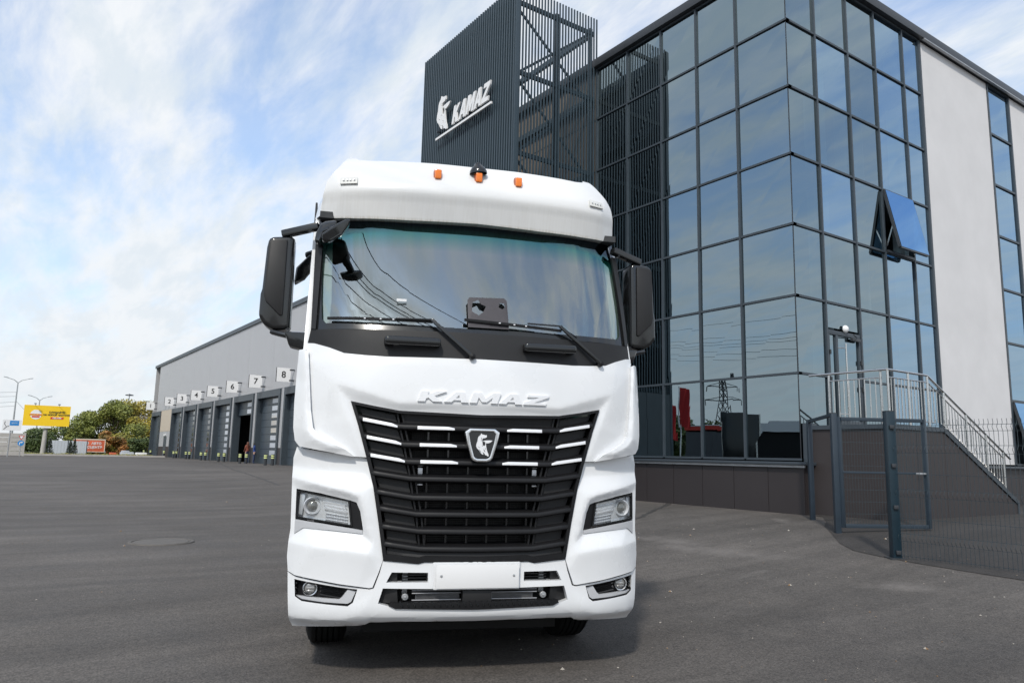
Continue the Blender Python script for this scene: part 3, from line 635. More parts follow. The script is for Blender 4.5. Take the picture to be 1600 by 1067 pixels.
# bright strips set on the three upper slats
def strip(x0, z0, x1, z1, s):
    mb = MB(); n = 6; vs = []
    for i in range(n + 1):
        t_ = i / n; x = x0 + (x1 - x0) * t_; z = z0 + (z1 - z0) * t_; h = .0125 if i < n else .002
        y = fy(x, z) - .018
        for a, b_ in ((h, .012), (h * .8, -.002), (-.0115, -.004), (-.0125, .012)): vs.append((x * s * -1, y + b_, z + a))
    fs = [(i * 4 + j, i * 4 + (j + 1) % 4, i * 4 + 4 + (j + 1) % 4, i * 4 + 4 + j) for i in range(n) for j in range(4)] + [(0, 1, 2, 3), (n * 4 + 3, n * 4 + 2, n * 4 + 1, n * 4)]
    mb.add(vs, fs).build('bright_strip', M['bright'], gr_, bevel=.0015)
for a in ((-.809, 1.724, -.575, 1.684), (-.777, 1.605, -.545, 1.567), (-.746, 1.484, -.516, 1.45)):
    for s in (-1, 1): strip(*a, s)
for x0, x1, z in ((-.44, -.185, 1.676), (-.421, -.167, 1.560), (-.412, -.155, 1.446)):
    for s in (-1, 1): strip(x0, z, x1, z, s)
# badge with the leaping horse
bo = [(-.088, 1.678), (-.121, 1.655), (-.104, 1.58), (-.075, 1.482), (-.060, 1.462), (-.035, 1.454)]
bi = [(-.076, 1.660), (-.093, 1.643), (-.080, 1.575), (-.056, 1.492), (-.047, 1.480), (-.030, 1.474)]
full = lambda q: q + [(-x, z) for x, z in q[::-1]]
bd = MB(); BO, BI = full(bo), full(bi)
extrude_poly(bd, [p for p in BO], .05, lambda u, v, w: (u, -.045 + w, v), [BI])
bd = bd.build('badge', M['chrome'], truck, bevel=.005)
mb = MB(); extrude_poly(mb, BI, .02, lambda u, v, w: (u, -.034 + w, v)); mb.build('badge_field', M['black_gloss'], bd)
HORSE = [(655, 310), (640, 345), (605, 375), (590, 400), (580, 470), (560, 520), (555, 570), (575, 610), (610, 640), (640, 680), (670, 715), (700, 730), (712, 712), (690, 690), (700, 680), (735, 710), (745, 735), (780, 745), (800, 762),
         (822, 757), (815, 720), (790, 670), (775, 620), (762, 560), (758, 505), (800, 505), (850, 490), (895, 450), (840, 446), (740, 450), (690, 465), (742, 482), (748, 520), (740, 548), (715, 562), (690, 540), (683, 490), (676, 440), (690, 408), (720, 405), (750, 398), (772, 385), (772, 345), (740, 345), (715, 338), (680, 335)]
HH = [[(598, 562), (612, 580), (640, 592), (622, 596), (604, 582)], [(612, 622), (640, 650), (668, 690), (650, 682), (622, 645)], [(706, 612), (730, 640), (752, 676), (738, 676), (714, 640)], [(676, 545), (692, 552), (690, 566), (674, 562)], [(742, 590), (756, 622), (748, 628), (738, 604)], [(655, 395), (668, 400), (664, 470), (656, 470)]]
hz_ = lambda q, sx, sz, x0, z0: [((u - 680) * sx + x0, (530 - v) * sz + z0) for u, v in q]
mb = MB(); extrude_poly(mb, hz_(HORSE, .000333, .000345, 0.0, 1.572), .008, lambda u, v, w: (u, -.041 + w, v), [hz_(h, .000333, .000345, 0.0, 1.572) for h in HH])
mb.build('horse_emblem', M['bright'], bd)

# ---- headlights
HL = [(-1.223, 1.236), (-1.13, 1.224), (-1.044, 1.209), (-.868, 1.179), (-.843, 1.009), (-.94, 1.02), (-1.034, 1.032), (-1.223, 1.051)]
for s in (-1, 1):
    h = shell('headlight', sp([(x, z, .05) for x, z in HL]), M['reflector'], .04, half='one', sgn=s, bevel=0)
    def front(x, z, d): return (x * -s, fy(x, z) + d, z)
    shell('lens', sp([(x, z, .012) for x, z in HL]), M['lens'], 0, half='one', sgn=s, parent=h)
    shell('lens_rim', sp([(x, z, 0) for x, z in HL], [[(-1.212, 1.226), (-1.044, 1.199), (-.878, 1.170), (-.856, 1.020), (-1.034, 1.043), (-1.212, 1.062)]]), M['black_gloss'], .06, half='one', sgn=s, parent=h, off=.006, bevel=.002)
    shell('inner_bezel', sp([(-.868, 1.181, .02), (-.822, 1.168, .02), (-.794, 1.108, .02), (-.773, .988, .02), (-.843, 1.002, .02)]), M['black'], .05, half='one', sgn=s, parent=h)
    shell('lower_trim', sp([(-1.225, 1.041, .0), (-1.033, 1.021, 0), (-.843, .996, 0), (-.773, .985, 0), (-.772, .962, 0), (-.968, .979, 0), (-1.166, .988, 0), (-1.225, .945, 0)]), M['silver'], .07, half='one', sgn=s, parent=h, off=.008)
    cx, cz = -1.112, 1.134; cy = fy(cx, cz)
    mb = MB(); mb.revolve((cx * -s, cy + .06, cz), (0, -1, 0), [(0, .062), (.035, .060), (.04, .055), (.03, .046), (.02, .040)], 32); mb.build('projector_ring', M['silver'], h, smooth=True)
    mb = MB(); mb.revolve((cx * -s, cy + .05, cz), (0, -1, 0), [(0, .040), (.006, .040), (.018, .034), (.028, .022), (.033, .001)], 32); mb.build('projector_lens', mat('projector_glass', (.16, .16, .15), .04, coat=1), h, smooth=True)
    for x0, x1, z0 in ((-1.045, -.895, 1.172), (-1.04, -.89, 1.150), (-1.035, -.885, 1.128)):
        sl_ = -.028
        mb = MB(); mb.prism([front(x0, z0, .03), front(x1, z0 + sl_ * .9, .03), front(x1 + .004, z0 + sl_ * .9 - .016, .035), front(x0 + .004, z0 - .016, .035)], (0, .03, 0)); mb.build('light_guide', M['bright'], h, bevel=.002)
    mb = MB()
    for r_ in range(3):
        for c2 in range(9):
            x = -1.02 + c2 * .0165; z = 1.090 - r_ * .020 - c2 * .0022
            mb.prism([front(x, z, .04), front(x + .014, z - .002, .04), front(x + .014, z - .018, .048), front(x, z - .016, .048)], (0, .02, 0))
    mb.build('signal_cells', M['silver'], h)
    mb = MB(); mb.prism([front(-1.20, 1.215, .03), front(-1.165, 1.21, .03), (front(-1.18, 1.07, .03)), front(-1.205, 1.075, .03)], (0, .03, 0)); mb.build('corner_reflector', M['silver'], h, bevel=.003)
    # fog lamp unit
    FO = [(-1.232, .664), (-1.14, .65), (-1.0, .633), (-.855, .617), (-.775, .603), (-.805, .518), (-.838, .493), (-.93, .498), (-1.145, .512), (-1.20, .54)]
    f = shell('fog_lamp_unit', sp([(x, z, .06) for x, z in FO]), M['black'], .05, half='one', sgn=s, bevel=0)
    shell('surround', sp([(x, z, .0) for x, z in FO], [[(-1.222, .650), (-1.0, .622), (-.855, .607), (-.792, .594), (-.818, .524), (-.842, .505), (-.93, .51), (-1.14, .524), (-1.19, .548)]]), M['black'], .07, half='one', sgn=s, parent=f, off=.004)
    shell('bright_trim', sp([(-1.20, .546, .0), (-1.14, .545, 0), (-1.026, .542, 0), (-.902, .540, 0), (-.882, .556, 0), (-.848, .606, 0), (-.795, .598, 0), (-.824, .526, 0), (-.848, .513, 0), (-1.0, .517, 0), (-1.143, .527, 0)]), M['silver'], .03, half='one', sgn=s, parent=f, off=.012)
    for z in (.635, .613, .590, .568):
        mb = MB(); n = 6; P_ = [(-1.03 + i * .028, z - .02 * i / n) for i in range(n)]
        for (x0, z0), (x1, z1) in zip(P_, P_[1:]): mb.prism([front(x0, z0, .022), front(x1, z1, .022), front(x1, z1 - .009, .03), front(x0, z0 - .009, .03)], (0, .03, 0))
        mb.build('vane', M['black_gloss'], f)
    for z in (.622, .592, .562):
        x = -1.19; mb = MB(); mb.revolve(front(x, z, .03), (0, -1, 0), [(0, .007), (.008, .006), (.009, .001)], 10); mb.build('stud', M['black_gloss'], f)
    cx, cz = -1.095, .598; cy = fy(cx, cz)
    mb = MB(); mb.revolve((cx * -s, cy + .07, cz), (0, -1, 0), [(0, .050), (.05, .050), (.056, .046), (.05, .040)], 32); mb.build('fog_ring', M['chrome'], f, smooth=True)
    mb = MB(); mb.revolve((cx * -s, cy + .055, cz), (0, -1, 0), [(0, .041), (.022, .038), (.032, .024), (.035, .001)], 28); mb.build('fog_lens', mat('fog_glass', (.35, .35, .34), .06, metal=.4, coat=1), f, smooth=True)
    for z in (.615, .598, .581):
        MB().box((cx * -s - .026, cy + .018, z - .003), (cx * -s + .026, cy + .024, z + .003)).build('fog_bar', M['chrome'], f)

# ---- bumper openings, plate, step, tow brackets
shell('plate_mount', sp([(0, .785, -.012), (-.296, .783, -.012), (-.310, .77, .0), (-.303, .617, .0), (-.29, .608, -.012), (0, .606, -.012)]), M['white'], .03)
mb = MB(); mb.box((-.283, -.012, .618), (.283, .000, .772)); pl = mb.build('number_plate', mat('plate_white', (.72, .72, .72), .4), truck, bevel=.003)
pl.location.y = -.005
for s in (-1, 1):
    mb = MB(); mb.revolve((s * .247, -.012, .700), (0, -1, 0), [(0, .009), (.004, .008), (.005, .001)], 12); mb.build('screw', M['galv'], pl, smooth=True)
mb = MB()
for i in range(16): mb.box((-.56 + i * .07, .0, .500), (-.555 + i * .07, .0, .505))
shell('step_plate', sp([(0, .527, 0), (-.45, .527, 0), (-.572, .522, 0), (-.582, .508, 0), (-.54, .488, 0), (0, .476, 0)]), M['black'], .10, off=-.012, bevel=.006)
for i in range(25):
    x = -.50 + i * .0417
    mb = MB(); mb.bar((x - .010, fy(x, .52) + .0, .530), (x + .008, fy(x, .5) - .020, .503), .008, .010); mb.build('tread_bar', M['black_gloss'], truck)
inner = MB(); inner.box((-.66, .16, .48), (.66, .20, .76)); inner.box((-.66, .10, .46), (.66, .20, .475)); inner.build('inner_cavity', M['void'], truck)
for s in (-1, 1):
    mb = MB(); mb.prism([(s * .66, .12, .60), (s * .53, .07, .612), (s * .52, .07, .515), (s * .655, .12, .515)], (0, .03, 0)); mb.prism([(s * .60, .11, .73), (s * .53, .09, .73), (s * .53, .09, .645), (s * .61, .11, .645)], (0, .03, 0))
    mb.build('inner_plate', M['black_soft'], truck, bevel=.003)
    mb = MB(); mb.box((s * .475 - .018, .125, .565), (s * .475 + .018, .15, .74)); mb.build('tow_bracket', M['galv'], truck, bevel=.004)
    tw = MB(); tw.revolve((s * .475, .095, .556), (0, -1, 0), [(0, .022), (.03, .022), (.034, .018), (.034, .010), (.02, .008)], 20); tw.revolve((s * .475, .095, .556), (0, -1, 0), [(0, .010), (.04, .009), (.042, .001)], 12)
    tw.build('tow_eye', M['galv'], truck, smooth=True)
    mb = MB()
    for z in (.596, .578, .534): mb.tube((s * .10, .07, z), (s * .43, .07, z), .005)
    mb.build('cooler_pipe', M['rim'], truck, smooth=True)
    mb = MB()
    for i in range(40): mb.box((s * (.11 + i * .0075) - .0012, .085, .537), (s * (.11 + i * .0075) + .0012, .10, .575))
    tag(mb.build('cooler_fins', M['rim'], truck), kind='stuff')
    mb = MB()
    for z in (.715, .695, .675, .655): mb.box((s * .33, .085, z - .004), (s * .50, .12, z + .004))
    mb.build('air_vanes', M['black_gloss'], truck)
MB().box((-.095, .02, .515), (.105, .10, .60)).build('sensor_box', M['black_soft'], truck, bevel=.008)

# ---- marker lamps and horn cap on the fairing
for x, z in ((-.322, 3.652), (0, 3.655), (.322, 3.652)):
    y = fy(x, z, True)
    mb = MB(); mb.box((x - .032, y - .02, z - .045), (x + .032, y + .02, z + .045)); a = mb.build('marker_lamp', M['amber_base'], truck, bevel=.01)
    mb = MB(); mb.box((x - .026, y - .048, z - .036), (x + .026, y - .018, z + .036)); mb.build('amber_lens', M['amber'], a, bevel=.01)
mb = MB(); mb.revolve((.0, fy(0, 3.70, True) - .02, 3.725), (-.1, -.1, 1), [(-.02, .07), (0, .068), (.03, .050), (.045, .030), (.065, .022), (.068, .001)], 24); mb.build('antenna_base', M['black_gloss'], truck, smooth=True)
for s in (-1, 1):
    x, z = s * .996, 3.56; y = fy(x, z, True)
    mb = MB(); mb.prism([(x - .065, y + (.018 if s < 0 else -.035), z - .032), (x + .065, y + (-.035 if s < 0 else .018), z - .032), (x + .065, y + (-.0 if s < 0 else .055), z + .032), (x - .065, y + (.055 if s < 0 else 0), z + .032)], (0, -.022, 0))
    a = mb.build('fairing_lamp_plate', mat('lamp_plate', (.62, .62, .59), .5), truck, bevel=.006)
    for dx in (-.04, -.012, .012, .04):
        mb = MB(); mb.revolve((x + dx, y - .022 + (dx * s * .4), z), (0, -1, .3), [(-.01, .007), (.006, .006), (.007, .001)], 8); mb.build('plate_stud', M['silver'], a)

# ---- grab handles on the cowl, wipers
for s in (-1, 1):
    mb = MB(); xa, xb = s * .30, s * .69; z = 2.272; ya = fy(.5, z)
    mb.box((xa, fy(.3, z) - .075, z - .030), (xb, fy(.69, z) - .045, z + .030))
    hnd = mb.build('grab_handle', M['black_gloss'], truck, bevel=.026, seg=4)
    for x in (xa + s * .03, xb - s * .03): MB().box((x - .03, fy(x, z) - .03, z - .028), (x + .03, fy(x, z) + .01, z + .026)).build('handle_foot', M['black'], hnd, bevel=.01)
def wiper(tip, end, piv, elbow):
    w = MB(); Y_ = lambda x, z, d: (x, fy(x, z) + d, z)
    w.bar(Y_(*piv, -.03), Y_(*elbow, -.05), .022, .026, up=(0, -1, 0)); w.bar(Y_(*elbow, -.05), Y_((elbow[0] * .65 + tip[0] * .35), elbow[1] * .65 + tip[1] * .35, -.045), .012, .012)
    w = w.build('wiper', M['black_gloss'], truck, bevel=.003)
    b_ = MB(); n = 8
    for i in range(n):
        a = [tip[k] + (end[k] - tip[k]) * i / n for k in (0, 1)]; c2 = [tip[k] + (end[k] - tip[k]) * (i + 1) / n for k in (0, 1)]
        b_.bar(Y_(*a, -.022), Y_(*c2, -.022), .026 if 1 < i < 6 else .018, .018)
    b_.build('wiper_blade', M['black'], w)
    m2 = MB(); m2.revolve(Y_(*piv, .01), (0, -1, 0), [(0, .024), (.05, .022), (.055, .001)], 16); m2.build('wiper_pivot', M['black'], w)
    e = MB()
    for t_ in (.35, .5, .62): x = tip[0] + (end[0] - tip[0]) * t_; z = tip[1] + (end[1] - tip[1]) * t_; e.box((x - .006, fy(x, z) - .042, z - .004), (x + .006, fy(x, z) - .034, z + .004))
    e.build('wiper_clip', M['bright'], w)
wiper((-1.086, 2.437), (-.355, 2.428), (-.075, 2.185), (-.365, 2.44))
wiper((-.128, 2.458), (.60, 2.420), (.905, 2.190), (.585, 2.452))
mb = MB(); mb.tube((.60, fy(.6, 2.42) - .035, 2.44), (.72, fy(.7, 2.38) - .03, 2.375), .006); mb.build('washer_arm', M['black'], truck)

# ---- cab body: door sides, roof, rear, interior
for s in (-1, 1):
    o_ = [(.80, 1.05), (.80, 2.12), (.37, 2.22), (.46, 2.45), (.74, 3.2), (.80, 3.27), (.98, 3.40), (2.35, 3.42), (2.35, 1.05)]
    wnd = [(.62, 2.42), (.86, 3.12), (1.50, 3.16), (1.50, 2.30), (.70, 2.30)]
    mb = MB(); extrude_poly(mb, o_, .042, lambda u, v, w: (s * (1.205 + w), u, v), [wnd]); mb.build('cab_side', M['white'], truck, bevel=.006)
    mb = MB(); extrude_poly(mb, wnd, .006, lambda u, v, w: (s * (1.235 + w), u, v)); mb.build('side_window', M['sideglass'], truck)
    shell('pillar_trim', sp([(-1.16, 2.40), (-1.10, 2.40), (-1.075, 2.43), (-1.07, 2.6), (-1.095, 3.12), (-1.18, 3.12)]), M['trim'], .05, half='one', sgn=s, off=.05, gz=.1)
    # wheel-side skirt, step box behind the corner panel
    mb = MB(); mb.box((s * 1.16, .40, .42), (s * 1.225, .82, 1.55)); mb.box((s * 1.05, .82, 1.02), (s * 1.225, 1.95, 1.10)); mb.build('wheel_arch', M['white'], truck, bevel=.01)
    mb = MB(); mb.prism([(s * 1.262, 1.98, 2.3), (s * 1.300, 2.45, 2.3), (s * 1.335, 2.45, 3.95), (s * 1.325, 2.2, 3.92), (s * 1.318, 1.98, 3.50)], (s * -.02, 0, 0)); mb.build('side_air_deflector', M['black_soft'], truck, bevel=.006)
secs = []
for y, k, dz in ((.80, .965, -.03), (1.0, 1.0, 0), (1.7, 1.0, .02), (2.3, 1.0, .02), (2.42, .97, -.03)):
    prof_ = [(1.255, 3.38), (1.235, 3.5), (1.17, 3.66), (1.09, 3.77), (.99, 3.83), (.90, 3.82), (.5, 3.815), (0, 3.82)]
    secs.append([(x * k, y, z + dz) for x, z in prof_] + [(-x * k, y, z + dz) for x, z in prof_[-2::-1]])
mb = MB(); n = len(secs[0]); mb.add([p for q in secs for p in q], [(j * n + i, j * n + i + 1, (j + 1) * n + i + 1, (j + 1) * n + i) for j in range(len(secs) - 1) for i in range(n - 1)])
mb.build('cab_roof', M['white'], truck, smooth=True)
mb = MB(); mb.box((-1.21, 2.30, 1.05), (1.21, 2.40, 3.80)); mb.build('cab_rear_wall', M['white'], truck, bevel=.01)
mb = MB(); mb.box((-1.2, .6, 3.28), (1.2, 2.28, 3.33)); mb.build('headliner', M['cloth'], truck)
mb = MB(); mb.box((-1.2, 2.22, 1.3), (1.2, 2.28, 3.3)); mb.build('bunk_curtain', M['cloth'], truck)
mb = MB(); mb.prism([(-1.16, .42, 2.345), (1.16, .42, 2.345), (1.16, .95, 2.28), (-1.16, .95, 2.28)], (0, 0, -.3)); mb.prism([(-.85, .24, 2.34), (.85, .24, 2.34), (1.12, .42, 2.345), (-1.12, .42, 2.345)], (0, 0, -.1)); mb.build('dashboard', M['cloth'], truck, bevel=.01)
mb = MB(); mb.prism([(.35, .72, 2.30), (.95, .72, 2.30), (.92, .80, 2.44), (.38, .80, 2.44)], (0, .25, 0)); mb.build('instrument_hood', M['cloth'], truck, bevel=.03)
mb = MB(); c0 = Vector((.70, .92, 2.50)); ax = Vector((0, -.75, .66)).normalized(); u_ = Vector((1, 0, 0)); w_ = ax.cross(u_)
P_ = [c0 + (u_ * math.cos(t_ * math.pi / 18) + w_ * math.sin(t_ * math.pi / 18)) * .225 for t_ in range(36)]
for i in range(36): mb.tube(P_[i], P_[(i + 1) % 36], .016, n=6, cap=False)
for t_ in (0, 18, 27): mb.bar(c0, P_[t_], .04, .012)
mb.build('steering_wheel', M['rim'], truck, smooth=True)
for s in (-1, 1):
    mb = MB(); mb.box((s * .68 - .25, 1.25, 2.0), (s * .68 + .25, 1.75, 2.12)); mb.prism([(s * .68 - .25, 1.62, 2.1), (s * .68 + .25, 1.62, 2.1), (s * .68 + .20, 1.80, 2.78), (s * .68 - .20, 1.80, 2.78)], (0, .12, 0)); mb.box((s * .68 - .13, 1.80, 2.80), (s * .68 + .13, 1.90, 2.98)); mb.build('seat', M['cloth'], truck, bevel=.04)
mb = MB(); extrude_poly(mb, [(-.10, 2.405), (-.10, 2.62), (-.085, 2.64), (.175, 2.65), (.195, 2.63), (.20, 2.405)], .02, lambda u, v, w: (u, fy(u, v) - .012 + w * .3, v), [[(-.07, 2.53), (-.065, 2.60), (-.02, 2.625), (.0, 2.59), (.035, 2.575), (.015, 2.53), (-.02, 2.50)], [(.13, 2.575), (.14, 2.61), (.175, 2.61), (.18, 2.575), (.155, 2.56)]])
mb.build('dashboard_card', mat('card_brown', (.045, .040, .046), .5), truck)
mb = MB(); mb.box((-.61, fy(.57, 2.59) + .0, 2.582), (-.54, fy(.57, 2.59) + .006, 2.600)); mb.build('windscreen_tag', M['signwhite'], truck)

# ---- mirrors
def mirror_set(s, ramp):
    before = set(truck.children)
    q = [(-1.575, 3.02), (-1.565, 3.085), (-1.535, 3.105), (-1.40, 3.12), (-1.375, 3.10), (-1.372, 2.42), (-1.40, 2.395), (-1.50, 2.395), (-1.563, 2.43), (-1.60, 2.49), (-1.598, 2.66), (-1.588, 2.7)]
    mb = MB(); mb.prism([(x * -s, .62, z) for x, z in q], (0, .20, 0)); h = mb.build('mirror_housing', M['black_gloss'], truck, bevel=.03, seg=3)
    q2 = [(-1.560, 3.05), (-1.545, 3.075), (-1.425, 3.085), (-1.425, 2.50), (-1.445, 2.495), (-1.555, 2.60), (-1.57, 2.66)]
    mb = MB(); mb.prism([(x * -s, .600, z) for x, z in q2], (0, .03, 0)); mb.build('mirror_cover', M['black_soft'], h, bevel=.012)
    mb = MB(); mb.box((s * 1.40, .822, 2.45), (s * 1.56, .830, 3.06)); mb.build('mirror_glass', mat('mirror', (.8, .8, .8), .03, metal=1), h)
    mb = MB(); mb.bar((s * 1.47, .66, 3.135), (s * 1.20, .58, 3.20), .07, .055); mb.build('mirror_arm', M['black_gloss'], truck, bevel=.012)
    mb = MB(); mb.bar((s * 1.50, .68, 2.38), (s * 1.36, .62, 2.345), .09, .04); mb.prism([(s * 1.40, .52, 2.37), (s * 1.22, .44, 2.36), (s * 1.215, .44, 2.22), (s * 1.36, .52, 2.26)], (0, .14, 0)); mb.build('mirror_arm', M['black_gloss'], truck, bevel=.02)
    mb = MB(); mb.bar((s * 1.215, .78, 3.05), (s * 1.30, .84, 3.03), .04, .05); mb.prism([(s * 1.26, .78, 3.04), (s * 1.37, .84, 2.93), (s * 1.38, .84, 2.80), (s * 1.30, .78, 2.84), (s * 1.24, .76, 2.92)], (0, .12, 0)); mb.build('kerb_mirror', M['black_gloss'], truck, bevel=.02)
    if s > 0:
        for o in set(truck.children) - before: o.location.x -= .035
mirror_set(-1, True); mirror_set(1, False)
mb = MB(); mb.prism([(-1.222, .46, 3.04), (-1.215, .44, 3.11), (-1.185, .42, 3.175), (-1.145, .40, 3.195), (-1.07, .33, 3.19), (-1.065, .32, 3.15), (-1.10, .33, 3.11), (-1.15, .36, 3.09), (-1.19, .40, 3.03)], (0.02, .16, 0))
rm = mb.build('ramp_mirror', M['black_gloss'], truck, bevel=.02, seg=3)
mb = MB(); mb.prism([(-1.165, .24, 3.05), (-1.06, .18, 3.115), (-.99, .15, 3.15), (-.965, .14, 3.145), (-.975, .15, 3.10), (-1.02, .17, 3.035), (-1.10, .22, 2.99), (-1.155, .26, 3.0)], (.0, .07, -.0)); mb.build('ramp_mirror_head', M['black_gloss'], rm, bevel=.018, seg=3)
mb = MB(); mb.bar((-1.10, .38, 3.12), (-1.06, .24, 3.08), .06, .05); mb.build('ramp_mirror_neck', M['black'], rm, bevel=.01)

# ---- wheels, axle, chassis
def wheel(x, y, w=.31, s=1):
    t_ = MB(); r_ = .505; h = w / 2
    prof = [(-h, .30), (-h, .42), (-h + .02, .475), (-h + .045, r_ - .004)]
    for i in range(5):
        a = -h + .05 + i * (w - .10) / 5; b_ = a + (w - .10) / 5
        prof += [(a, r_), (b_ - .014, r_), (b_ - .012, r_ - .014), (b_ - .002, r_ - .014)]
    prof += [(h - .045, r_ - .004), (h - .02, .475), (h, .42), (h, .30)]
    t_.revolve((x, y, r_ - .005), (1, 0, 0), prof, 56); wh = t_.build('wheel', M['rubber'], truck, smooth=True)
    m2 = MB(); m2.revolve((x, y, r_ - .005), (s, 0, 0), [(h - .02, .305), (h - .01, .28), (h - .06, .26), (h - .09, .16), (h - .02, .14), (h + .0, .11), (h + .01, .001)], 36); m2.build('rim', M['rim'], wh, smooth=True)
for s in (-1, 1):
    wheel(s * .985, 1.37, s=s)
    for dx in (.95, .62): wheel(s * dx, 5.15, .28, s=s)
    mb = MB(); mb.box((s * .38 - .05, .5, .72), (s * .38 + .05, 6.1, .98)); mb.build('chassis_rail', M['black'], truck)
    mb = MB(); mb.box((s * .62, 2.7, .5), (s * 1.2, 4.1, 1.05)); mb.build('fuel_tank' if s < 0 else 'battery_box', M['galv'] if s < 0 else M['black_soft'], truck, bevel=.06)
mb = MB(); mb.tube((-.95, 1.37, .5), (.95, 1.37, .5), .07); mb.tube((-.95, 5.15, .5), (.95, 5.15, .5), .1); mb.build('axle', M['black'], truck, smooth=True)
mb = MB(); mb.box((-.42, .35, .42), (.42, 1.15, 1.4)); mb.box((-.5, 1.2, .62), (.5, 2.3, 1.5)); mb.box((-.62, .25, .40), (.62, .55, .46)); mb.build('engine', M['void'], truck)
mb = MB(); mb.box((-1.15, .5, 1.12), (1.15, 2.3, 1.3)); mb.build('cab_floor', M['void'], truck)
mb = MB(); mb.box((-.72, .62, .22), (.72, 2.4, .60)); mb.box((-1.12, 2.0, .2), (1.12, 4.3, .95)); mb.build('underbody_light_block', M['void'], truck)  # solid dark blocks added to keep light from leaking under the truck
mb = MB(); mb.box((-.8, .40, .34), (.8, .60, .44)); mb.build('front_underrun_bar', M['void'], truck)
mb = MB(); mb.prism([(-.5, 4.6, 1.12), (.5, 4.6, 1.12), (.5, 5.6, 1.05), (-.5, 5.6, 1.05)], (0, 0, -.08)); mb.build('coupling_plate', M['black'], truck)

# ------------------------------------------------------------------ glass office building
XF, YF = 13.85, 9.47
ZR = [1.55, 3.35, 5.02, 6.60, 8.20, 9.78, 11.38, 12.95]
LY = [9.47, 10.85, 12.08, 13.30, 14.60, 15.90]
RX = [13.85, 14.90, 16.25, 17.50, 18.88, 19.75]
SX = [23.78, 25.22]
office = thing('office_building', 'glass-fronted office block with mirrored panes, pale walls and dark plinth', 'building', (XF, YF, .45))
OL = Vector((XF, YF, .45))
class OB(MB):      # boxes given in world metres, stored relative to the building's base
    def build(s, name, m, parent=None, **k):
        s.v = [(p[0] - OL.x, p[1] - OL.y, p[2] - OL.z) for p in s.v]; return MB.build(s, name, m, parent or office, **k)
def obx(name, a, b, m, parent=None, bevel=0): return OB().box(a, b).build(name, m, parent, bevel=bevel)
rnd = random.Random(3)
def pane(axis, a0, a1, z0, z1, m=None, name='glass_pane'):
    g = .018; e = [rnd.uniform(-.004, .004) for _ in range(4)]; mb = OB()
    if axis == 'x':
        vs = [(XF + e[0], a1 - g, z0 + g), (XF + e[1], a0 + g, z0 + g), (XF + e[2], a0 + g, z1 - g), (XF + e[3], a1 - g, z1 - g)]; off = (.024, 0, 0)
    else:
        vs = [(a0 + g, YF + e[0], z0 + g), (a1 - g, YF + e[1], z0 + g), (a1 - g, YF + e[2], z1 - g), (a0 + g, YF + e[3], z1 - g)]; off = (0, .024, 0)
    # one glass sheet standing in the frame; its inner face and edges are a dark spacer
    mb.add(vs, [(0, 1, 2, 3)]); return mb.build(name, m or M['facade'])
for i in range(5):
    for k in range(7): pane('x', LY[i], LY[i + 1], ZR[k], ZR[k + 1])
    for k in range(7):
        if i == 1 and k in (0, 1): continue
        if i == 3 and k == 3: continue
        pane('y', RX[i], RX[i + 1], ZR[k], ZR[k + 1], M['facade_blue_refl'] if i >= 3 or (i == 1 and k in (3, 5)) else None)
pane('y', RX[1], RX[2], 4.44, ZR[2])
for k in range(7):
    if k: pane('y', SX[0], SX[1], ZR[k], ZR[k + 1], M['facade_blue_refl'])
# mullions (uprights) and transoms
for y in LY[1:]: obx('mullion', (XF - .045, y - .026, 1.55), (XF + .10, y + .026, 12.95), M['frame'])
for x in RX[1:]: obx('mullion', (x - .026, YF - .045, 1.55), (x + .026, YF + .10, 12.95), M['frame'])
obx('mullion', (19.75, YF - .05, 1.55), (19.83, YF + .10, 12.95), M['frame'])
for x in SX: obx('mullion', (x - .04, YF - .045, 1.55), (x + .04, YF + .10, 12.95), M['frame'])
obx('corner_seal', (XF + .0, YF + .0, 1.55), (XF + .012, YF + .012, 12.95), M['frame_dark'])
for z in ZR[:]:
    for a, b_ in zip(LY, LY[1:]): obx('transom', (XF - .038, a + (.027 if a > LY[0] else -.038), z - .024), (XF + .08, b_ - .027, z + .024), M['frame'])
    for i, (a, b_) in enumerate(zip(RX, RX[1:])):
        if i == 1 and z in (1.55, 3.35): continue
        obx('transom', (a + (.027 if i else -.034), YF - .038, z - .024), (b_ - .027, YF + .08, z + .024), M['frame'])
    obx('transom', (SX[0] + .041, YF - .038, z - .03), (SX[1] - .041, YF + .08, z + .03), M['frame'])
# copings
obx('roof_coping', (XF - .16, YF - .16, 12.985), (XF + .25, 24.2, 13.22), M['frame_dark'], bevel=.01)
obx('roof_coping', (XF + .253, YF - .162, 12.985), (34, YF + .25, 13.22), M['frame_dark'], bevel=.01)
obx('drip_edge', (19.83, YF - .175, 12.955), (34, YF - .10, 12.983), M['galv'])
# pale rendered walls
obx('wall', (19.832, YF - .02, 1.55), (23.738, YF + .2, 12.953), M['render'])
obx('wall', (25.262, YF - .02, 1.55), (34, YF + .2, 12.953), M['render'])
obx('wall', (XF + .01, 15.94, 1.55), (XF + .2, 24, 12.953), M['brown_metal'])
for z in (3.35, 5.02, 6.6, 8.2, 9.78, 11.38): obx('cladding_joint', (XF - .0, 15.95, z - .012), (XF + .02, 24, z + .012), M['frame_dark'])
obx('wall', (XF + .21, 23.8, .45), (34, 24, 12.9), M['render']); obx('wall', (33.8, YF + .22, .45), (34, 23.78, 12.9), M['render'])
obx('roof', (XF + .1, YF + .1, 12.8), (33.9, 23.9, 12.95), M['intfloor'])
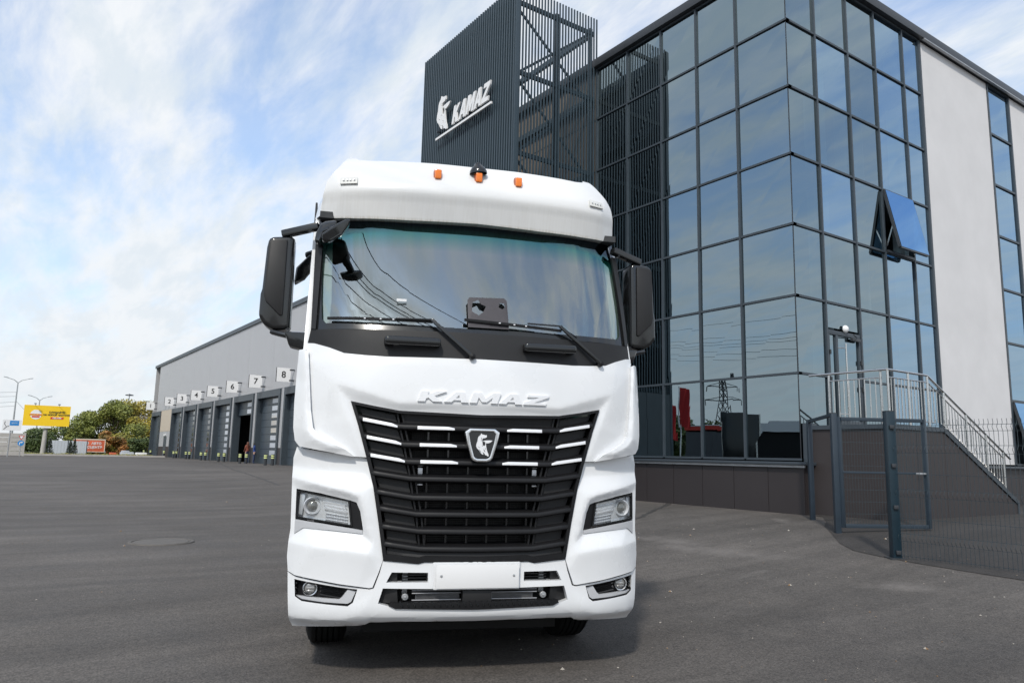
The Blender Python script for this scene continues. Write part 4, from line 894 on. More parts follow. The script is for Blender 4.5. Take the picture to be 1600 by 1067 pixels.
# interior: floors, back wall, white columns and cabinets seen through the panes
for z in (1.45, 4.95, 8.13, 11.3): obx('floor_slab', (XF + .14, YF + .14, z - .22), (33.6, 23.7, z - .02), M['intfloor'])
obx('inner_wall', (XF + 4.2, 15.2, 1.5), (33.5, 15.4, 12.8), M['intfloor'])
obx('inner_wall', (19.9, YF + .25, 1.5), (20.1, 15.1, 12.8), M['intfloor'])
obx('inner_wall', (23.5, YF + .25, 1.5), (23.6, 15.1, 12.8), M['column']); obx('inner_wall', (25.6, YF + .25, 1.5), (25.7, 15.1, 12.8), M['intfloor'])
for x, y, w in ((15.42, 9.85, .42), (17.9, 10.6, .9), (19.3, 9.9, .5), (24.4, 10.3, .5)):
    for z0, z1 in ((1.45, 4.70), (4.95, 7.9), (8.13, 11.05), (11.3, 12.7)): obx('column', (x, y, z0), (x + w, y + .3, z1), M['column'])
# plinth
ys_p = [9.33, 10.2, 11.1, 12.0, 12.9, 13.8, 14.7, 15.6, 16.5, 17.4, 18.3, 19.2, 20.1, 21, 21.9, 22.8, 24]
for a, b_ in zip(ys_p, ys_p[1:]): obx('plinth_panel', (13.72, a + .006, .2), (13.80, b_ - .006, 1.43), M['plinth'])
xs_p = [13.72, 14.6, 15.5, 16.4, 17.3, 18.2, 19.1, 20, 20.9, 21.8, 22.7, 23.6, 24.5, 25.4, 26.3, 27.2, 28.1, 29, 30, 31, 32, 33, 34]
for a, b_ in zip(xs_p, xs_p[1:]): obx('plinth_panel', (a + .086 if a < 13.8 else a + .006, 9.33, .2), (b_ - .006, 9.41, 1.43), M['plinth'])
obx('plinth_core', (13.802, 9.412, .2), (33.9, 23.9, 1.42), M['void'])
obx('sill', (13.60, 9.21, 1.435), (13.84, 24, 1.50), M['sill'], bevel=.006); obx('sill', (13.843, 9.212, 1.435), (34, 9.46, 1.50), M['sill'], bevel=.006)
obx('sill_trim', (13.655, 9.27, 1.385), (13.69, 24, 1.43), M['galv'])
obx('corner_box', (13.87, 9.32, 1.503), (14.2, 9.43, 2.30), M['frame'])
# door on to the landing
dr = OB(); 
for a in ((14.94, 15.0), (15.235, 15.31), (16.14, 16.21)): dr.box((a[0], YF - .03, 2.25), (a[1], YF + .05, 4.38))
dr.box((14.94, YF - .032, 4.30), (16.21, YF + .05, 4.40)); dr.box((15.0, YF - .028, 2.25), (16.14, YF + .048, 2.42))
dr.box((14.93, YF - .04, 1.5), (16.22, YF + .05, 2.248))
door = dr.build('door', M['frame'], bevel=.006)
for a, b_ in ((15.0, 15.235), (15.31, 16.14)):
    mb = OB(); mb.add([(a, YF + .01, 2.42), (b_, YF + .01, 2.42), (b_, YF + .01, 4.30), (a, YF + .01, 4.30)], [(0, 1, 2, 3)]); mb.build('door_glass', M['facade'], door)
mb = OB(); mb.tube((15.46, YF - .12, 2.45), (15.46, YF - .12, 4.12), .018, n=10)
for z in (2.56, 4.02): mb.tube((15.46, YF - .12, z), (15.29, YF - .02, z), .012, n=8)
mb.build('pull_handle', M['steel'], door, smooth=True)
mb = OB(); mb.box((15.80, YF - .09, 4.22), (16.12, YF - .03, 4.29)); mb.bar((15.95, YF - .10, 4.31), (15.62, YF - .22, 4.33), .025, .02); mb.build('door_closer', M['frame_dark'], door, bevel=.006)
for z in (3.9, 3.3): mb = OB(); mb.tube((14.97, YF - .05, z - .05), (14.97, YF - .05, z + .05), .022); mb.tube((16.18, YF - .05, z - .2), (16.18, YF - .05, z - .1), .022); mb.build('hinge', M['black_gloss'], door, smooth=True)
mb = OB(); mb.revolve((15.58, YF - .04, 4.47), (0, -1, 0), [(0, .085), (.03, .085), (.06, .065), (.08, .03), (.085, .002)], 20); mb.build('bulkhead_lamp', M['signwhite'], office, smooth=True)
# top-hung sash standing open
hz0, x0, x1 = 8.165, 17.545, 18.84; zb, yo = 6.66, .37
sh = OB(); P00, P01 = Vector((x0, YF - .05, hz0)), Vector((x1, YF - .05, hz0)); P10, P11 = Vector((x0, YF - yo, zb)), Vector((x1, YF - yo, zb))
for a, b_ in ((P00, P01), (P10, P11), (P00, P10), (P01, P11)): sh.bar(a, b_, .07, .06)
sash = sh.build('open_sash', M['frame_dark'])
mb = OB(); dn = Vector((0, -.04, .01)); mb.add([P10 + dn, P11 + dn, P01 + dn, P00 + dn], [(0, 1, 2, 3)]); mb.build('sash_glass', M['facade_open'], sash)
mb = OB()
for x in (x0 + .02, x1 - .02): mb.bar((x, YF - .04, 6.75), (x, YF - .25, 7.35), .02, .03)
mb.build('stay', M['steel'], sash)
obx('sash_cill', (17.55, YF - .07, 6.60), (18.83, YF + .02, 6.66), M['frame_dark'])
# lower open sash of the slim glazed strip on the right
mb = OB(); A_, B_, C_, D_ = Vector((23.85, YF - .05, 3.28)), Vector((25.15, YF - .05, 3.28)), Vector((25.15, YF - .42, 1.66)), Vector((23.85, YF - .42, 1.66))
for a, b_ in ((A_, B_), (B_, C_), (C_, D_), (D_, A_)): mb.bar(a, b_, .07, .06)
s2 = mb.build('open_sash', M['frame_dark']); mb = OB(); mb.add([D_ + dn, C_ + dn, B_ + dn, A_ + dn], [(0, 1, 2, 3)]); mb.build('sash_glass', M['facade_open'], s2)

# ------------------------------------------------------------------ slatted sign tower
XT, YT = 10.915, 15.93
tower = thing('sign_tower', 'tall blue-black tower of upright fins with white horse logo', 'tower', (XT, YT, .45))
def tb(name, a, b, m, parent=None, bevel=0):
    o_ = Vector((XT, YT, .45)); return MB().box(Vector(a) - o_, Vector(b) - o_).build(name, m, parent or tower, bevel=bevel)
fin_me = None
def place_fin(x, y, z0, w, d, h):
    key = (w, d, round(h, 3))
    if key not in _tc:
        o_ = MB().box((-w / 2, -d / 2, 0), (w / 2, d / 2, h)).build('fin', M['fin'], tower); _tc[key] = o_.data
    else: o_ = bpy.data.objects.new('fin', _tc[key]); COL.objects.link(o_); o_.parent = tower
    o_.location = (x - XT, y - YT, z0 - .45)
n = 45
for i in range(n): place_fin(XT - .03, YT + .03 + i * 5.29 / (n - 1), 3.42, .09, .052, 11.15)
n = 27
for i in range(n): place_fin(XT + .09 + i * (XF - XT - .12) / (n - 1), YT - .02, 3.42, .042, .03, 11.15)
n = 25
for i in range(n): place_fin(XT + .09 + i * (XF - XT - .12) / (n - 1), YT + 5.36, 3.42, .042, .03, 11.15)
tb('backing_sheet', (XT + .03, YT + .06, 3.42), (XT + .05, YT + 5.3, 14.35), M['fin_back'])
tb('corner_post', (XT - .06, YT - .06, .3), (XT + .05, YT + .0, 14.5), M['fin'])
for z in (14.15, 12.05, 9.7, 7.3, 4.9, 3.5):
    tb('frame_beam', (XT + .06, YT + .08, z - .06), (XF - .02, YT + .16, z + .06), M['fin'])
    tb('frame_beam', (XT + .07, YT + .21, z - .08), (XT + .19, YT + 5.2, z + .08), M['fin'])
    tb('frame_beam', (XF - .16, YT + .21, z - .08), (XF - .04, YT + 5.2, z + .08), M['fin'])
for x in (XT + .10, XT + 1.45, XF - .20): tb('frame_post', (x, YT + .09, 3.4), (x + .10, YT + .19, 14.3), M['fin'])
for z0, z1 in ((9.7, 12.05), (12.05, 14.15), (7.3, 9.7), (4.9, 7.3)):
    for a, b_ in (((XT + .15, z0), (XF - .15, z1)), ((XT + .15, z1), (XF - .15, z0))):
        MB().bar((a[0] - XT, .24 + (.06 if a[1] > b_[1] else 0), a[1] - .45), (b_[0] - XT, .24 + (.06 if a[1] > b_[1] else 0), b_[1] - .45), .04, .07).build('brace', M['fin'], tower)
for a, b_ in ((YT, YT + 1.77), (YT + 1.77, YT + 3.53), (YT + 3.53, YT + 5.3)): tb('base_panel', (XT - .05, a + .006, .2), (XT + .03, b_ - .006, 3.41), M['frame'])
for a, b_ in ((XT + .035, XT + 1.0), (XT + 1.0, XT + 1.95), (XT + 1.95, XF - .14)): tb('base_panel', (a, YT - .06, .2), (b_ - .012, YT + .02, 3.41), M['frame'])
# logo: horse, letters, underline standing off the fins
OT = Vector((XT, YT, .45))
plc = lambda y0, z0: (lambda u, v, w: Vector((XT - .24 + w, y0 - u, z0 + v)) - OT)
mb = MB(); letters(plc(19.02, 11.47), mb, .368, .56, .05, .24, gap=.10); mb.build('letters', M['signwhite'], tower)
hq = lambda q: [((u - 555) * .00250, (762 - v) * .00272) for u, v in q]
mb = MB(); extrude_poly(mb, hq(HORSE), .05, plc(19.98, 11.46), [hq(h) for h in HH]); mb.build('horse_logo', M['signwhite'], tower)
tb('underline', (XT - .24, 16.80, 11.30), (XT - .19, 20.02, 11.37), M['signwhite'])
for y in (17.2, 18.2, 19.2, 20.0): tb('standoff', (XT - .19, y, 11.6), (XT - .08, y + .04, 11.64), M['frame_dark'])

# ------------------------------------------------------------------ landing and stairs
land = thing('entrance_stairs', 'raised brown landing with sloping stair wall leading to the glass door', 'stairs', (13.97, 7.6, .44))
OLN = Vector((13.97, 7.6, .44))
class LB(MB):
    def build(s, name, m, parent=None, **k):
        s.v = [tuple(Vector(p) - OLN) for p in s.v]; return MB.build(s, name, m, parent or land, **k)
def top(x): return 2.16 if x < 15.92 else 2.16 - (x - 15.92) * .482
xs_l = [13.97, 14.85, 15.92, 16.8, 17.7, 18.6, 19.05]
for a, b_ in zip(xs_l, xs_l[1:]):
    a_ = a + .005; b2 = b_ - .005
    mb = LB(); mb.prism([(a_, 7.6, .25), (b2, 7.6, .25), (b2, 7.6, top(b2)), (a_, 7.6, top(a_))], (0, .06, 0)); mb.build('side_panel', M['brownclad'])
for a, b_ in ((7.665, 8.5), (8.5, 9.32)): mb = LB(); mb.box((13.975, a + .004, .25), (14.035, b_ - .004, 2.16)); mb.build('side_panel', M['brownclad'])
for (xa, za), (xb, zb_) in (((13.93, 2.205), (15.93, 2.205)), ((15.93, 2.205), (19.08, .70))):
    LB().bar((xa, 7.64, za), (xb, 7.64, zb_), .13, .09).build('wall_cap', M['frame'])
LB().box((19.045, 7.58, .25), (19.115, 7.70, .72)).build('wall_cap', M['frame'])
LB().box((13.935, 7.71, 2.162), (14.08, 9.3, 2.248)).build('wall_cap', M['frame'])
LB().box((14.085, 7.71, 2.0), (16.0, 9.32, 2.245)).build('landing_slab', M['concrete'])
LB().box((14.04, 7.67, .25), (15.9, 9.32, 1.99)).build('landing_core', M['void'])
for i in range(10): LB().box((16.0 + i * .31, 7.71, .25), (16.0 + (i + 1) * .31, 9.3, 2.245 - (i + 1) * .165)).build('step', M['concrete'])
rail = thing('handrail', 'brushed steel handrail with thin balusters round the landing and down the stairs', 'railing', (13.99, 7.64, 2.25))
ORR = Vector((13.99, 7.64, 2.25))
def rt(name, p, q, r_, n=8): mb = MB(); mb.tube(Vector(p) - ORR, Vector(q) - ORR, r_, n=n); return mb.build(name, M['steel'], rail, smooth=True)
zs = lambda x: 3.27 if x < 15.47 else 3.27 - (x - 15.47) * .463
zb_ = lambda x: 2.25 if x < 15.92 else 2.25 - (x - 15.92) * .478
for x in (13.99, 14.73, 15.47, 16.1, 17.0, 17.85, 18.62): rt('post', (x, 7.64, zb_(x)), (x, 7.64, zs(x)), .024)
for y in (7.78, 8.87): rt('post', (13.99, y, 2.25), (13.99, y, 3.28), .024)
rt('top_rail', (13.97, 9.3, 3.28), (13.97, 7.64, 3.285), .024); rt('top_rail', (13.97, 7.64, 3.285), (15.47, 7.64, 3.28), .024); rt('top_rail', (15.47, 7.64, 3.28), (18.95, 7.64, 3.28 - 3.48 * .463), .024)
rt('mid_rail', (13.99, 8.87, 3.14), (13.99, 7.78, 3.14), .014); rt('mid_rail', (13.99, 7.64, 3.14), (15.47, 7.64, 3.14), .014); rt('mid_rail', (15.47, 7.64, 3.14), (18.62, 7.64, 3.14 - 3.15 * .463), .014)
rt('foot_rail', (13.99, 8.87, 2.34), (13.99, 7.78, 2.34), .012); rt('foot_rail', (13.99, 7.64, 2.34), (15.7, 7.64, 2.34), .012); rt('foot_rail', (15.95, 7.64, 2.33), (18.62, 7.64, zb_(18.62) + .09), .012)
for i in range(1, 10): rt('baluster', (13.99, 7.78 + i * .109, 2.34), (13.99, 7.78 + i * .109, 3.14), .011, 6)
x = 14.10
while x < 18.6:
    rt('baluster', (x, 7.64, zb_(x) + .09), (x, 7.64, zs(x) - .13), .011, 6); x += .122

# ------------------------------------------------------------------ gate posts, open gate, mesh fence
def post(x, y, zt, w, lab, extra=False, m='gatepaint'):
    t_ = thing('gate_post', lab, 'post', (x, y, G(x, y)), R(-35), 'square steel gate and fence posts')
    h = zt - G(x, y); MB().box((-w / 2, -w / 2, -.05), (w / 2, w / 2, h - .006)).build('post_tube', M[m], t_, bevel=.006)
    MB().box((-w / 2 - .003, -w / 2 - .003, h - .006), (w / 2 + .003, w / 2 + .003, h)).build('post_cap', M['frame_dark'], t_)
    if extra:
        for z in (.06, .65, 1.2, 1.72): MB().box((-.03, -w / 2 - .035, z), (.03, -w / 2, z + .05)).build('clamp', M['frame_dark'], t_, bevel=.004)
        MB().box((-.11, -.11, -.05), (.11, .11, .012)).build('base_plate', M['frame_dark'], t_)
    return t_
post(13.01, 8.70, 2.31, .085, 'slender grey-blue gate post nearest the corner of the glass building')
post(11.66, 7.34, 2.33, .09, 'grey-blue gate post from which the open mesh gate hangs')
post(10.15, 5.56, 2.22, .115, 'thick dark teal fence post in front of the open gate', True, 'teal')
mb = MB(); mb.bar((0, 0, 0), (-1.35, -1.36, .02), .06, .05); o = mb.build('gate_lintel', M['gatepaint']); o.location = (13.01, 8.70, 2.28); tag(o, 'thin dark bar joining the tops of the two gate posts', 'bar')
gate = thing('mesh_gate', 'open grey-blue mesh gate leaf swung out from its post', 'gate', (11.70, 7.27, .40))
A_ = Vector((0, 0, 0)); Bv = Vector((1.26, -.72, 0)).normalized() * 1.50
def gbar(name, p, q, w=.06, h=.06, m='gatepaint', up=(0, 0, 1)): MB().bar(p, q, w, h, up=up).build(name, M[m], gate, bevel=.003 if w > .03 else 0)
Z0, Z1 = .08, 1.83
gbar('frame_bar', A_ + Vector((0, 0, Z0 - .03)), A_ + Vector((0, 0, Z1 + .03)), up=(1, 0, 0)); gbar('frame_bar', Bv + Vector((0, 0, Z0 - .03)), Bv + Vector((0, 0, Z1 + .03)), up=(1, 0, 0))
for z in (Z0, Z1): gbar('frame_bar', Bv * .02 + Vector((0, 0, z)), Bv * .98 + Vector((0, 0, z)))
gbar('mid_bar', Bv * .02 + Vector((0, 0, .95)), Bv * .98 + Vector((0, 0, .95)), .035, .035)
MB().box(Bv * .86 + Vector((-.05, -.05, .93)), Bv * 1.02 + Vector((.0, .0, .965))).build('latch', M['galv'], gate, bevel=.004)
mb = MB(); n = 30
for i in range(1, n): mb.bar(Bv * (i / n) + Vector((0, 0, Z0)), Bv * (i / n) + Vector((0, 0, Z1)), .004, .004, up=(1, 0, 0))
for i in range(1, 9): mb.bar(Vector((0, 0, Z0 + i * .195)), Bv + Vector((0, 0, Z0 + i * .195)), .005, .005)
tag(mb.build('wire_mesh', M['bracket'], gate), kind='stuff')
fence = thing('wire_fence', 'dark welded wire mesh fence panel running right from the teal post', 'fence', (10.15, 5.50, .25))
mb = MB(); y = 0
while y > -3.4:      # upright wires with the V folds of a bent-mesh panel
    pts_ = [(0, 0), (.0, .22), (-.035, .27), (0, .32), (0, .80), (-.035, .85), (0, .90), (0, 1.38), (-.035, 1.43), (0, 1.48), (0, 1.66), (-.035, 1.71), (0, 1.76), (-.01, 1.81)]
    for (a, za), (b_, zb2) in zip(pts_, pts_[1:]): mb.bar((a, y, za + .02), (b_, y, zb2 + .02), .0042, .0042, up=(0, 1, 0))
    y -= .052
tag(mb.build('upright_wires', M['bracket'], fence), kind='stuff')
for z in (.05, .24, .34, .54, .82, .92, 1.12, 1.40, 1.50, 1.68, 1.76): MB().bar((0, 0, z), (0, -3.4, z), .005, .005).build('cross_wire', M['bracket'], fence)

# ------------------------------------------------------------------ warehouse with eight numbered doors
XW = 17.8
wh = thing('warehouse', 'long grey metal-clad warehouse with dark dock doors numbered along its front', 'building', (XW, 30, .45))
OWH = Vector((XW, 30, .45))
class WB(MB):
    def build(s, name, m, parent=None, **k):
        s.v = [tuple(Vector(p) - OWH) for p in s.v]; return MB.build(s, name, m, parent or wh, **k)
def wb(name, a, b, m, parent=None, bevel=0): return WB().box(a, b).build(name, m, parent, bevel=bevel)
edges = [30, 38, 44.9] + [51.85 + 6.95 * i for i in range(9)]
for a, b_ in zip(edges, edges[1:] ): wb('cladding_panel', (XW, a + .012, 6.17), (XW + .15, min(b_, 110.6) - .012, 12.1), M['whwall'])
wb('roof_edge', (XW - .12, 30, 12.10), (XW + .4, 110.75, 12.45), M['frame']); wb('roof', (XW + .4, 30, 12.05), (60, 110.6, 12.3), M['intfloor'])
wb('end_wall', (XW + .02, 110.4, .4), (60, 110.6, 12.1), M['whwall']); wb('end_wall', (XW + .02, 30, .4), (60, 30.2, 12.1), M['whwall'])
wb('lower_wall', (XW, 30.2, .3), (XW + .15, 42.3, 6.15), M['whwall'])
far = [48.35] + [55.3 + 6.95 * k for k in range(7)]
portals = [(f - 6.0, f) for f in far] + [(104.1, 110.3)]
prev = 42.3
for k, (a, b_) in enumerate(portals):
    if a > prev + .05:
        hi = 6.15
        if k == len(portals) - 1:
            wb('beige_panel', (XW, prev + .02, 3.55), (XW + .15, (prev + a) / 2 - .01, 6.15), M['whbeige']); wb('beige_panel', (XW, (prev + a) / 2 + .01, 3.55), (XW + .15, a - .02, 6.15), M['whbeige'])
            wb('lower_panel', (XW, prev + .02, 1.7), (XW + .15, a - .02, 3.53), M['whwall']); 
            wb('service_door', (XW - .05, 99.3, .5), (XW - .01, 100.9, 2.95), M['whdoor']); wb('door_lamp', (XW - .2, 99.9, 3.05), (XW - .02, 100.4, 3.2), M['signwhite'])
            for yy in (99.2, 101.3): wb('vent', (XW - .03, yy, 6.3), (XW - .005, yy + .7, 7.3), M['galv'])
        else: wb('pier', (XW, prev + .02, 1.7), (XW + .15, a - .02, 6.15), M['whwall'])
        wb('pier_base', (XW - .04, prev + .01, .3), (XW + .15, a - .01, 1.68), M['plinth'])
    prev = b_
    head = wb('portal_header', (17.68, a, 5.62), (18.3, b_, 6.15), M['frame'])
    wb('portal_jamb', (17.682, a, .35), (18.3, a + .32, 5.618), M['frame']); wb('portal_jamb', (17.682, b_ - .32, .35), (18.3, b_, 5.618), M['frame'])
    open_ = k == 3
    d = WB(); nsec = 9; hsec = (5.62 - .45) / nsec
    dobj = None
    for j in range(nsec):
        z0 = .45 + j * hsec
        if open_ and j < 7: continue
        q = wb('door_section', (18.12, a + .32, z0 + .012), (18.18, b_ - .32, z0 + hsec - .006), M['whdoor'])
        if 1 <= j or open_:
            for ya, yb in ((a + .95, a + 3.0),) : 
                WB().box((18.10, ya, z0 + .12), (18.119, yb, z0 + hsec - .10)).build('door_pane', M['pane'] if k in (1, 2, 3, 4) else M['black_gloss'], q)
    if open_: wb('dark_bay', (21, a - 2, .45), (21.1, b_ + 2, 6), M['void']); wb('bay_floor', (18.5, a - 2, .4), (21, b_ + 2, .452), M['void']); wb('bay_roof', (18.5, a - 2, 5.7), (21, b_ + 2, 5.8), M['void']); wb('bay_side', (18.56, b_ + 1.9, .45), (21, b_ + 2, 5.7), M['void']); wb('bay_side', (18.56, a - 2, .45), (21, a - 1.9, 5.7), M['void'])
for i, ch in enumerate('87654321'):
    y = 53.6 + 6.93 * i if ch != '1' else 107.6
    sg = thing('door_number_sign', 'white square sign reading ' + {'8': 'eight, the largest and nearest the truck', '7': 'seven, second from the truck', '6': 'six, above the open dock door', '5': 'five, fourth along from the truck', '4': 'four, midway along the dock doors', '3': 'three, beside the sign reading two', '2': 'two, where the beige wall section begins', '1': 'one, the farthest, at the warehouse corner'}[ch], 'sign', (17.02, y, 6.40), 0, 'numbered signs over the dock doors')
    MB().box((-.5, -.03, 0), (.5, .03, 1.0)).build('sign_board', M['signwhite'], sg)
    MB().box((-.53, -.02, -.02), (-.5, .05, 1.02)).build('sign_edge', M['ink'], sg)
    for z in (.08, .84): MB().box((.42, -.05, z), (.78, .05, z + .10)).build('bracket', M['frame_dark'], sg)
    if True:
        me = text_mesh(ch, .66, .004, .010); o = link('number', me, M['ink'], sg); o.rotation_euler = (R(90), 0, 0); o.location = (0, -.036, .50)
bpos = [(16.24, 53.9), (16.8, 54.1), (16.2, 60.3), (16.76, 60.6), (16.2, 66.9), (16.72, 67.2), (16.54, 74.9), (17.0, 75.2), (16.78, 82.6), (17.2, 83.0), (16.87, 89.3), (17.21, 89.6), (17.35, 97.5), (17.3, 106.2), (16.95, 109)]
bl = None
names = ['left post of the pair nearest the truck', 'right post of the pair nearest the truck', 'standing before the long-haired woman', 'standing just right of the two people', 'left post under the sign reading six', 'right post under the sign reading six',
         'left post under the sign reading five', 'right post under the sign reading five', 'left post under the sign reading four', 'right post under the sign reading four', 'left post under the sign reading three', 'right post under the sign reading three', 'lone post before the beige wall section', 'beside the jamb of the farthest door', 'farthest, standing clear of the warehouse corner']
for (x, y), s_ in zip(bpos, names):
    if bl is None:
        bl = thing('bollard', '', 'bollard', (x, y, .45), 0, 'bollards guarding the dock doors')
        MB().tube((0, 0, 0), (0, 0, .78), .11, n=14).build('bollard_post', M['frame_dark'], bl, smooth=False)
        for z in (.53, .68): MB().tube((0, 0, z - .04), (0, 0, z + .04), .118, n=14).build('reflective_band', M['reflect_yellow'], bl)
        cur = bl
    else: cur = copy_tree(bl); cur.location = (x, y, .45)
    cur['label'] = 'dark bollard with yellow bands, ' + s_

# ------------------------------------------------------------------ two people by the open dock door
def person(loc, rz, lab, top_m, leg_m, hair_m, long_hair, h=1.72):
    k = h / 1.75
    J = {'pel': (0, 0, .98, .13), 'wa': (0, 0, 1.12, .12), 'ch': (0, .01, 1.35, .15), 'nk': (0, 0, 1.50, .055), 'hd': (0, -.01, 1.60, .085), 'tp': (0, 0, 1.68, .075),
         'sl': (-.17, 0, 1.42, .06), 'el': (-.24, .02, 1.16, .043), 'wl': (-.22, -.10, .95, .03), 'hl': (-.21, -.13, .87, .035), 'sr': (.17, 0, 1.42, .06), 'er': (.25, .03, 1.16, .043), 'wr': (.20, -.12, .98, .03), 'hr': (.18, -.17, .93, .035),
         'pl': (-.09, 0, .92, .09), 'kl': (-.10, -.03, .50, .058), 'al': (-.10, .03, .09, .04), 'tl': (-.11, -.12, .035, .035), 'pr': (.09, 0, .92, .09), 'kr': (.12, -.06, .50, .058), 'ar': (.13, .02, .09, .04), 'tr': (.15, -.13, .035, .035)}
    E = 'pel-wa wa-ch ch-nk nk-hd hd-tp ch-sl sl-el el-wl wl-hl ch-sr sr-er er-wr wr-hr pel-pl pl-kl kl-al al-tl pel-pr pr-kr kr-ar ar-tr'.split()
    ks = list(J); me = bpy.data.meshes.new('body'); me.from_pydata([tuple(c_ * k for c_ in J[q][:3]) for q in ks], [tuple(ks.index(z) for z in e.split('-')) for e in E], [])
    o = bpy.data.objects.new('body', me); COL.objects.link(o)
    md = o.modifiers.new('skin', 'SKIN')
    for i, q in enumerate(ks): me.skin_vertices[0].data[i].radius = (J[q][3] * k,) * 2
    me.skin_vertices[0].data[0].use_root = True
    o.modifiers.new('sub', 'SUBSURF').levels = 1
    dg = bpy.context.evaluated_depsgraph_get(); m2 = bpy.data.meshes.new_from_object(o.evaluated_get(dg)); bpy.data.objects.remove(o)
    for q in (leg_m, top_m, M['skin']): m2.materials.append(q)
    for p in m2.polygons:
        c_ = p.center / k; p.use_smooth = True
        p.material_index = 2 if c_.z > 1.50 or (abs(c_.x) > .12 and c_.z < .97 and c_.z > .8) else 1 if c_.z > .95 else 0
    t_ = thing('person', lab, 'person', loc, rz); b_ = bpy.data.objects.new('body', m2); COL.objects.link(b_); b_.parent = t_
    mb = MB(); mb.revolve((0, .015 * k, 1.60 * k), (0, 0, 1), [(-.30 if long_hair else -.04, .085 * k), (-.10 if long_hair else -.02, .105 * k), (.03, .11 * k), (.10 * k, .085 * k), (.135 * k, .03), (.138 * k, .001)], 14)
    hr = mb.build('hair', hair_m, t_, smooth=True); hr.location = (0, .02, 0)
    return t_
person((17.35, 62.6, .45), R(200), 'woman with long red-brown hair and rust jacket, at the open dock door', M['jacket_brown'], M['jeans'], M['hair'], True)
person((17.75, 62.0, .45), R(60), 'person in blue work clothes beside the long-haired woman', M['shirt'], M['jeans'], M['ink'], False, 1.66)

# ------------------------------------------------------------------ far side of the yard
def flat(name, x0, x1, y0, y1, m, dz, lab):
    me = bpy.data.meshes.new(name); xs_ = [x0 + (x1 - x0) * i / 12 for i in range(13)]; ys_ = [y0 + (y1 - y0) * i / 8 for i in range(9)]
    me.from_pydata([(x, y, G(x, y) + dz) for y in ys_ for x in xs_], [], [(j * 13 + i, j * 13 + i + 1, (j + 1) * 13 + i + 1, (j + 1) * 13 + i) for j in range(8) for i in range(12)])
    return tag(link(name, me, m), lab, kind='structure')
flat('grass_verge', -120, 17.2, 95, 420, M['grass'], .05, 'low grass verge beyond the yard')
tag(MB().box((-60, 94.7, .4), (17, 95, .62)).build('kerb', M['concrete']), 'pale kerb at the far edge of the yard', kind='structure')
cf_ = thing('concrete_wall', 'pale boundary wall of stacked horizontal boards at far left', 'wall', (2.95, 88, .5))
for i in range(6):
    for j in range(5): MB().box((-2.5 * i - 2.46, -.05, j * .43), (-2.5 * i - .04, .05, j * .43 + .40)).build('wall_board', M['concrete'], cf_)
for i in range(7): MB().box((-2.5 * i - .09, -.09, -.1), (-2.5 * i + .09, .09, 2.2)).build('wall_post', M['concrete'], cf_)
sg = thing('route_sign', 'white road direction sign with blue panel and bent arrow at far left', 'sign', (1.65, 80, .45))
for x in (-.1,): MB().tube((x, .06, 0), (x, .06, 3.2), .05).build('pole', M['galv'], sg, smooth=True)
MB().box((-.72, -.02, 2.30), (.68, .03, 3.25)).build('panel', M['signwhite'], sg); MB().box((-.20, -.035, 2.75), (.48, -.022, 3.17)).build('blue_panel', M['blue'], sg)
me = text_mesh('ЦЕНТР', .14, .003); o = link('lettering', me, M['signwhite'], sg); o.rotation_euler = (R(90), 0, 0); o.location = (.14, -.04, 2.96)
mb = MB()
for p, q in (((-.62, 2.38), (-.42, 2.62)), ((-.42, 2.62), (-.58, 2.85)), ((-.58, 2.85), (-.56, 3.10)), ((-.42, 2.62), (-.22, 2.72))): mb.bar((p[0], -.03, p[1]), (q[0], -.03, q[1]), .012, .035, up=(1, 0, .01))
mb.build('route_line', M['ink'], sg)
rs = thing('road_sign_post', 'road sign post with red-edged triangle over blue turn-right disc', 'sign', (2.56, 84, .45))
MB().tube((0, 0, 0), (0, 0, 2.0), .03).build('pole', M['galv'], rs, smooth=True)
mb = MB(); mb.prism([(-.24, -.05, 1.92), (.24, -.05, 1.92), (0, -.05, 1.50)], (0, .03, 0)); t_ = mb.build('give_way_plate', M['red'], rs)
mb = MB(); mb.prism([(-.16, -.06, 1.875), (.16, -.06, 1.875), (0, -.06, 1.60)], (0, .005, 0)); mb.build('white_centre', M['signwhite'], t_)
mb = MB(); mb.revolve((0, -.03, 1.22), (0, -1, 0), [(0, .26), (.02, .26), (.022, .001)], 28); d_ = mb.build('disc', M['blue'], rs)
mb = MB(); mb.prism([(-.13, -.056, 1.06), (-.07, -.056, 1.06), (-.07, -.056, 1.22), (-.03, -.056, 1.27), (.05, -.056, 1.27), (.05, -.056, 1.20), (.16, -.056, 1.305), (.05, -.056, 1.41), (.05, -.056, 1.34), (-.06, -.056, 1.34), (-.13, -.056, 1.26)], (0, -.004, 0)); mb.build('arrow', M['signwhite'], d_)
# billboard
bb = thing('billboard', 'big yellow billboard with round badge and text on a concrete pillar', 'billboard', (5.2, 100, .5), R(-2))
MB().tube((0, .3, -.1), (.05, .3, 3.2), .26, .20, n=16).build('pillar', M['concrete'], bb, smooth=True)
MB().box((-2.2, -.08, 3.2), (2.25, .35, 5.45)).build('frame', M['galv'], bb); MB().box((-2.22, -.11, 3.18), (2.27, -.085, 5.47)).build('poster', M['yellow'], bb)
MB().box((-.45, -.1, 2.95), (.55, .3, 3.17)).build('foot_beam', M['signwhite'], bb)
def bbt(s_, size, x, z, m, bold=.012): o = link('lettering', text_mesh(s_, size, .004, bold), m, bb); o.rotation_euler = (R(90), 0, 0); o.location = (x, -.125, z); return o
mb = MB(); mb.revolve((-1.05, -.112, 4.42), (0, -1, 0), [(0, .54), (.012, .54), (.013, .001)], 32); mb.build('round_badge', M['signwhite'], bb)
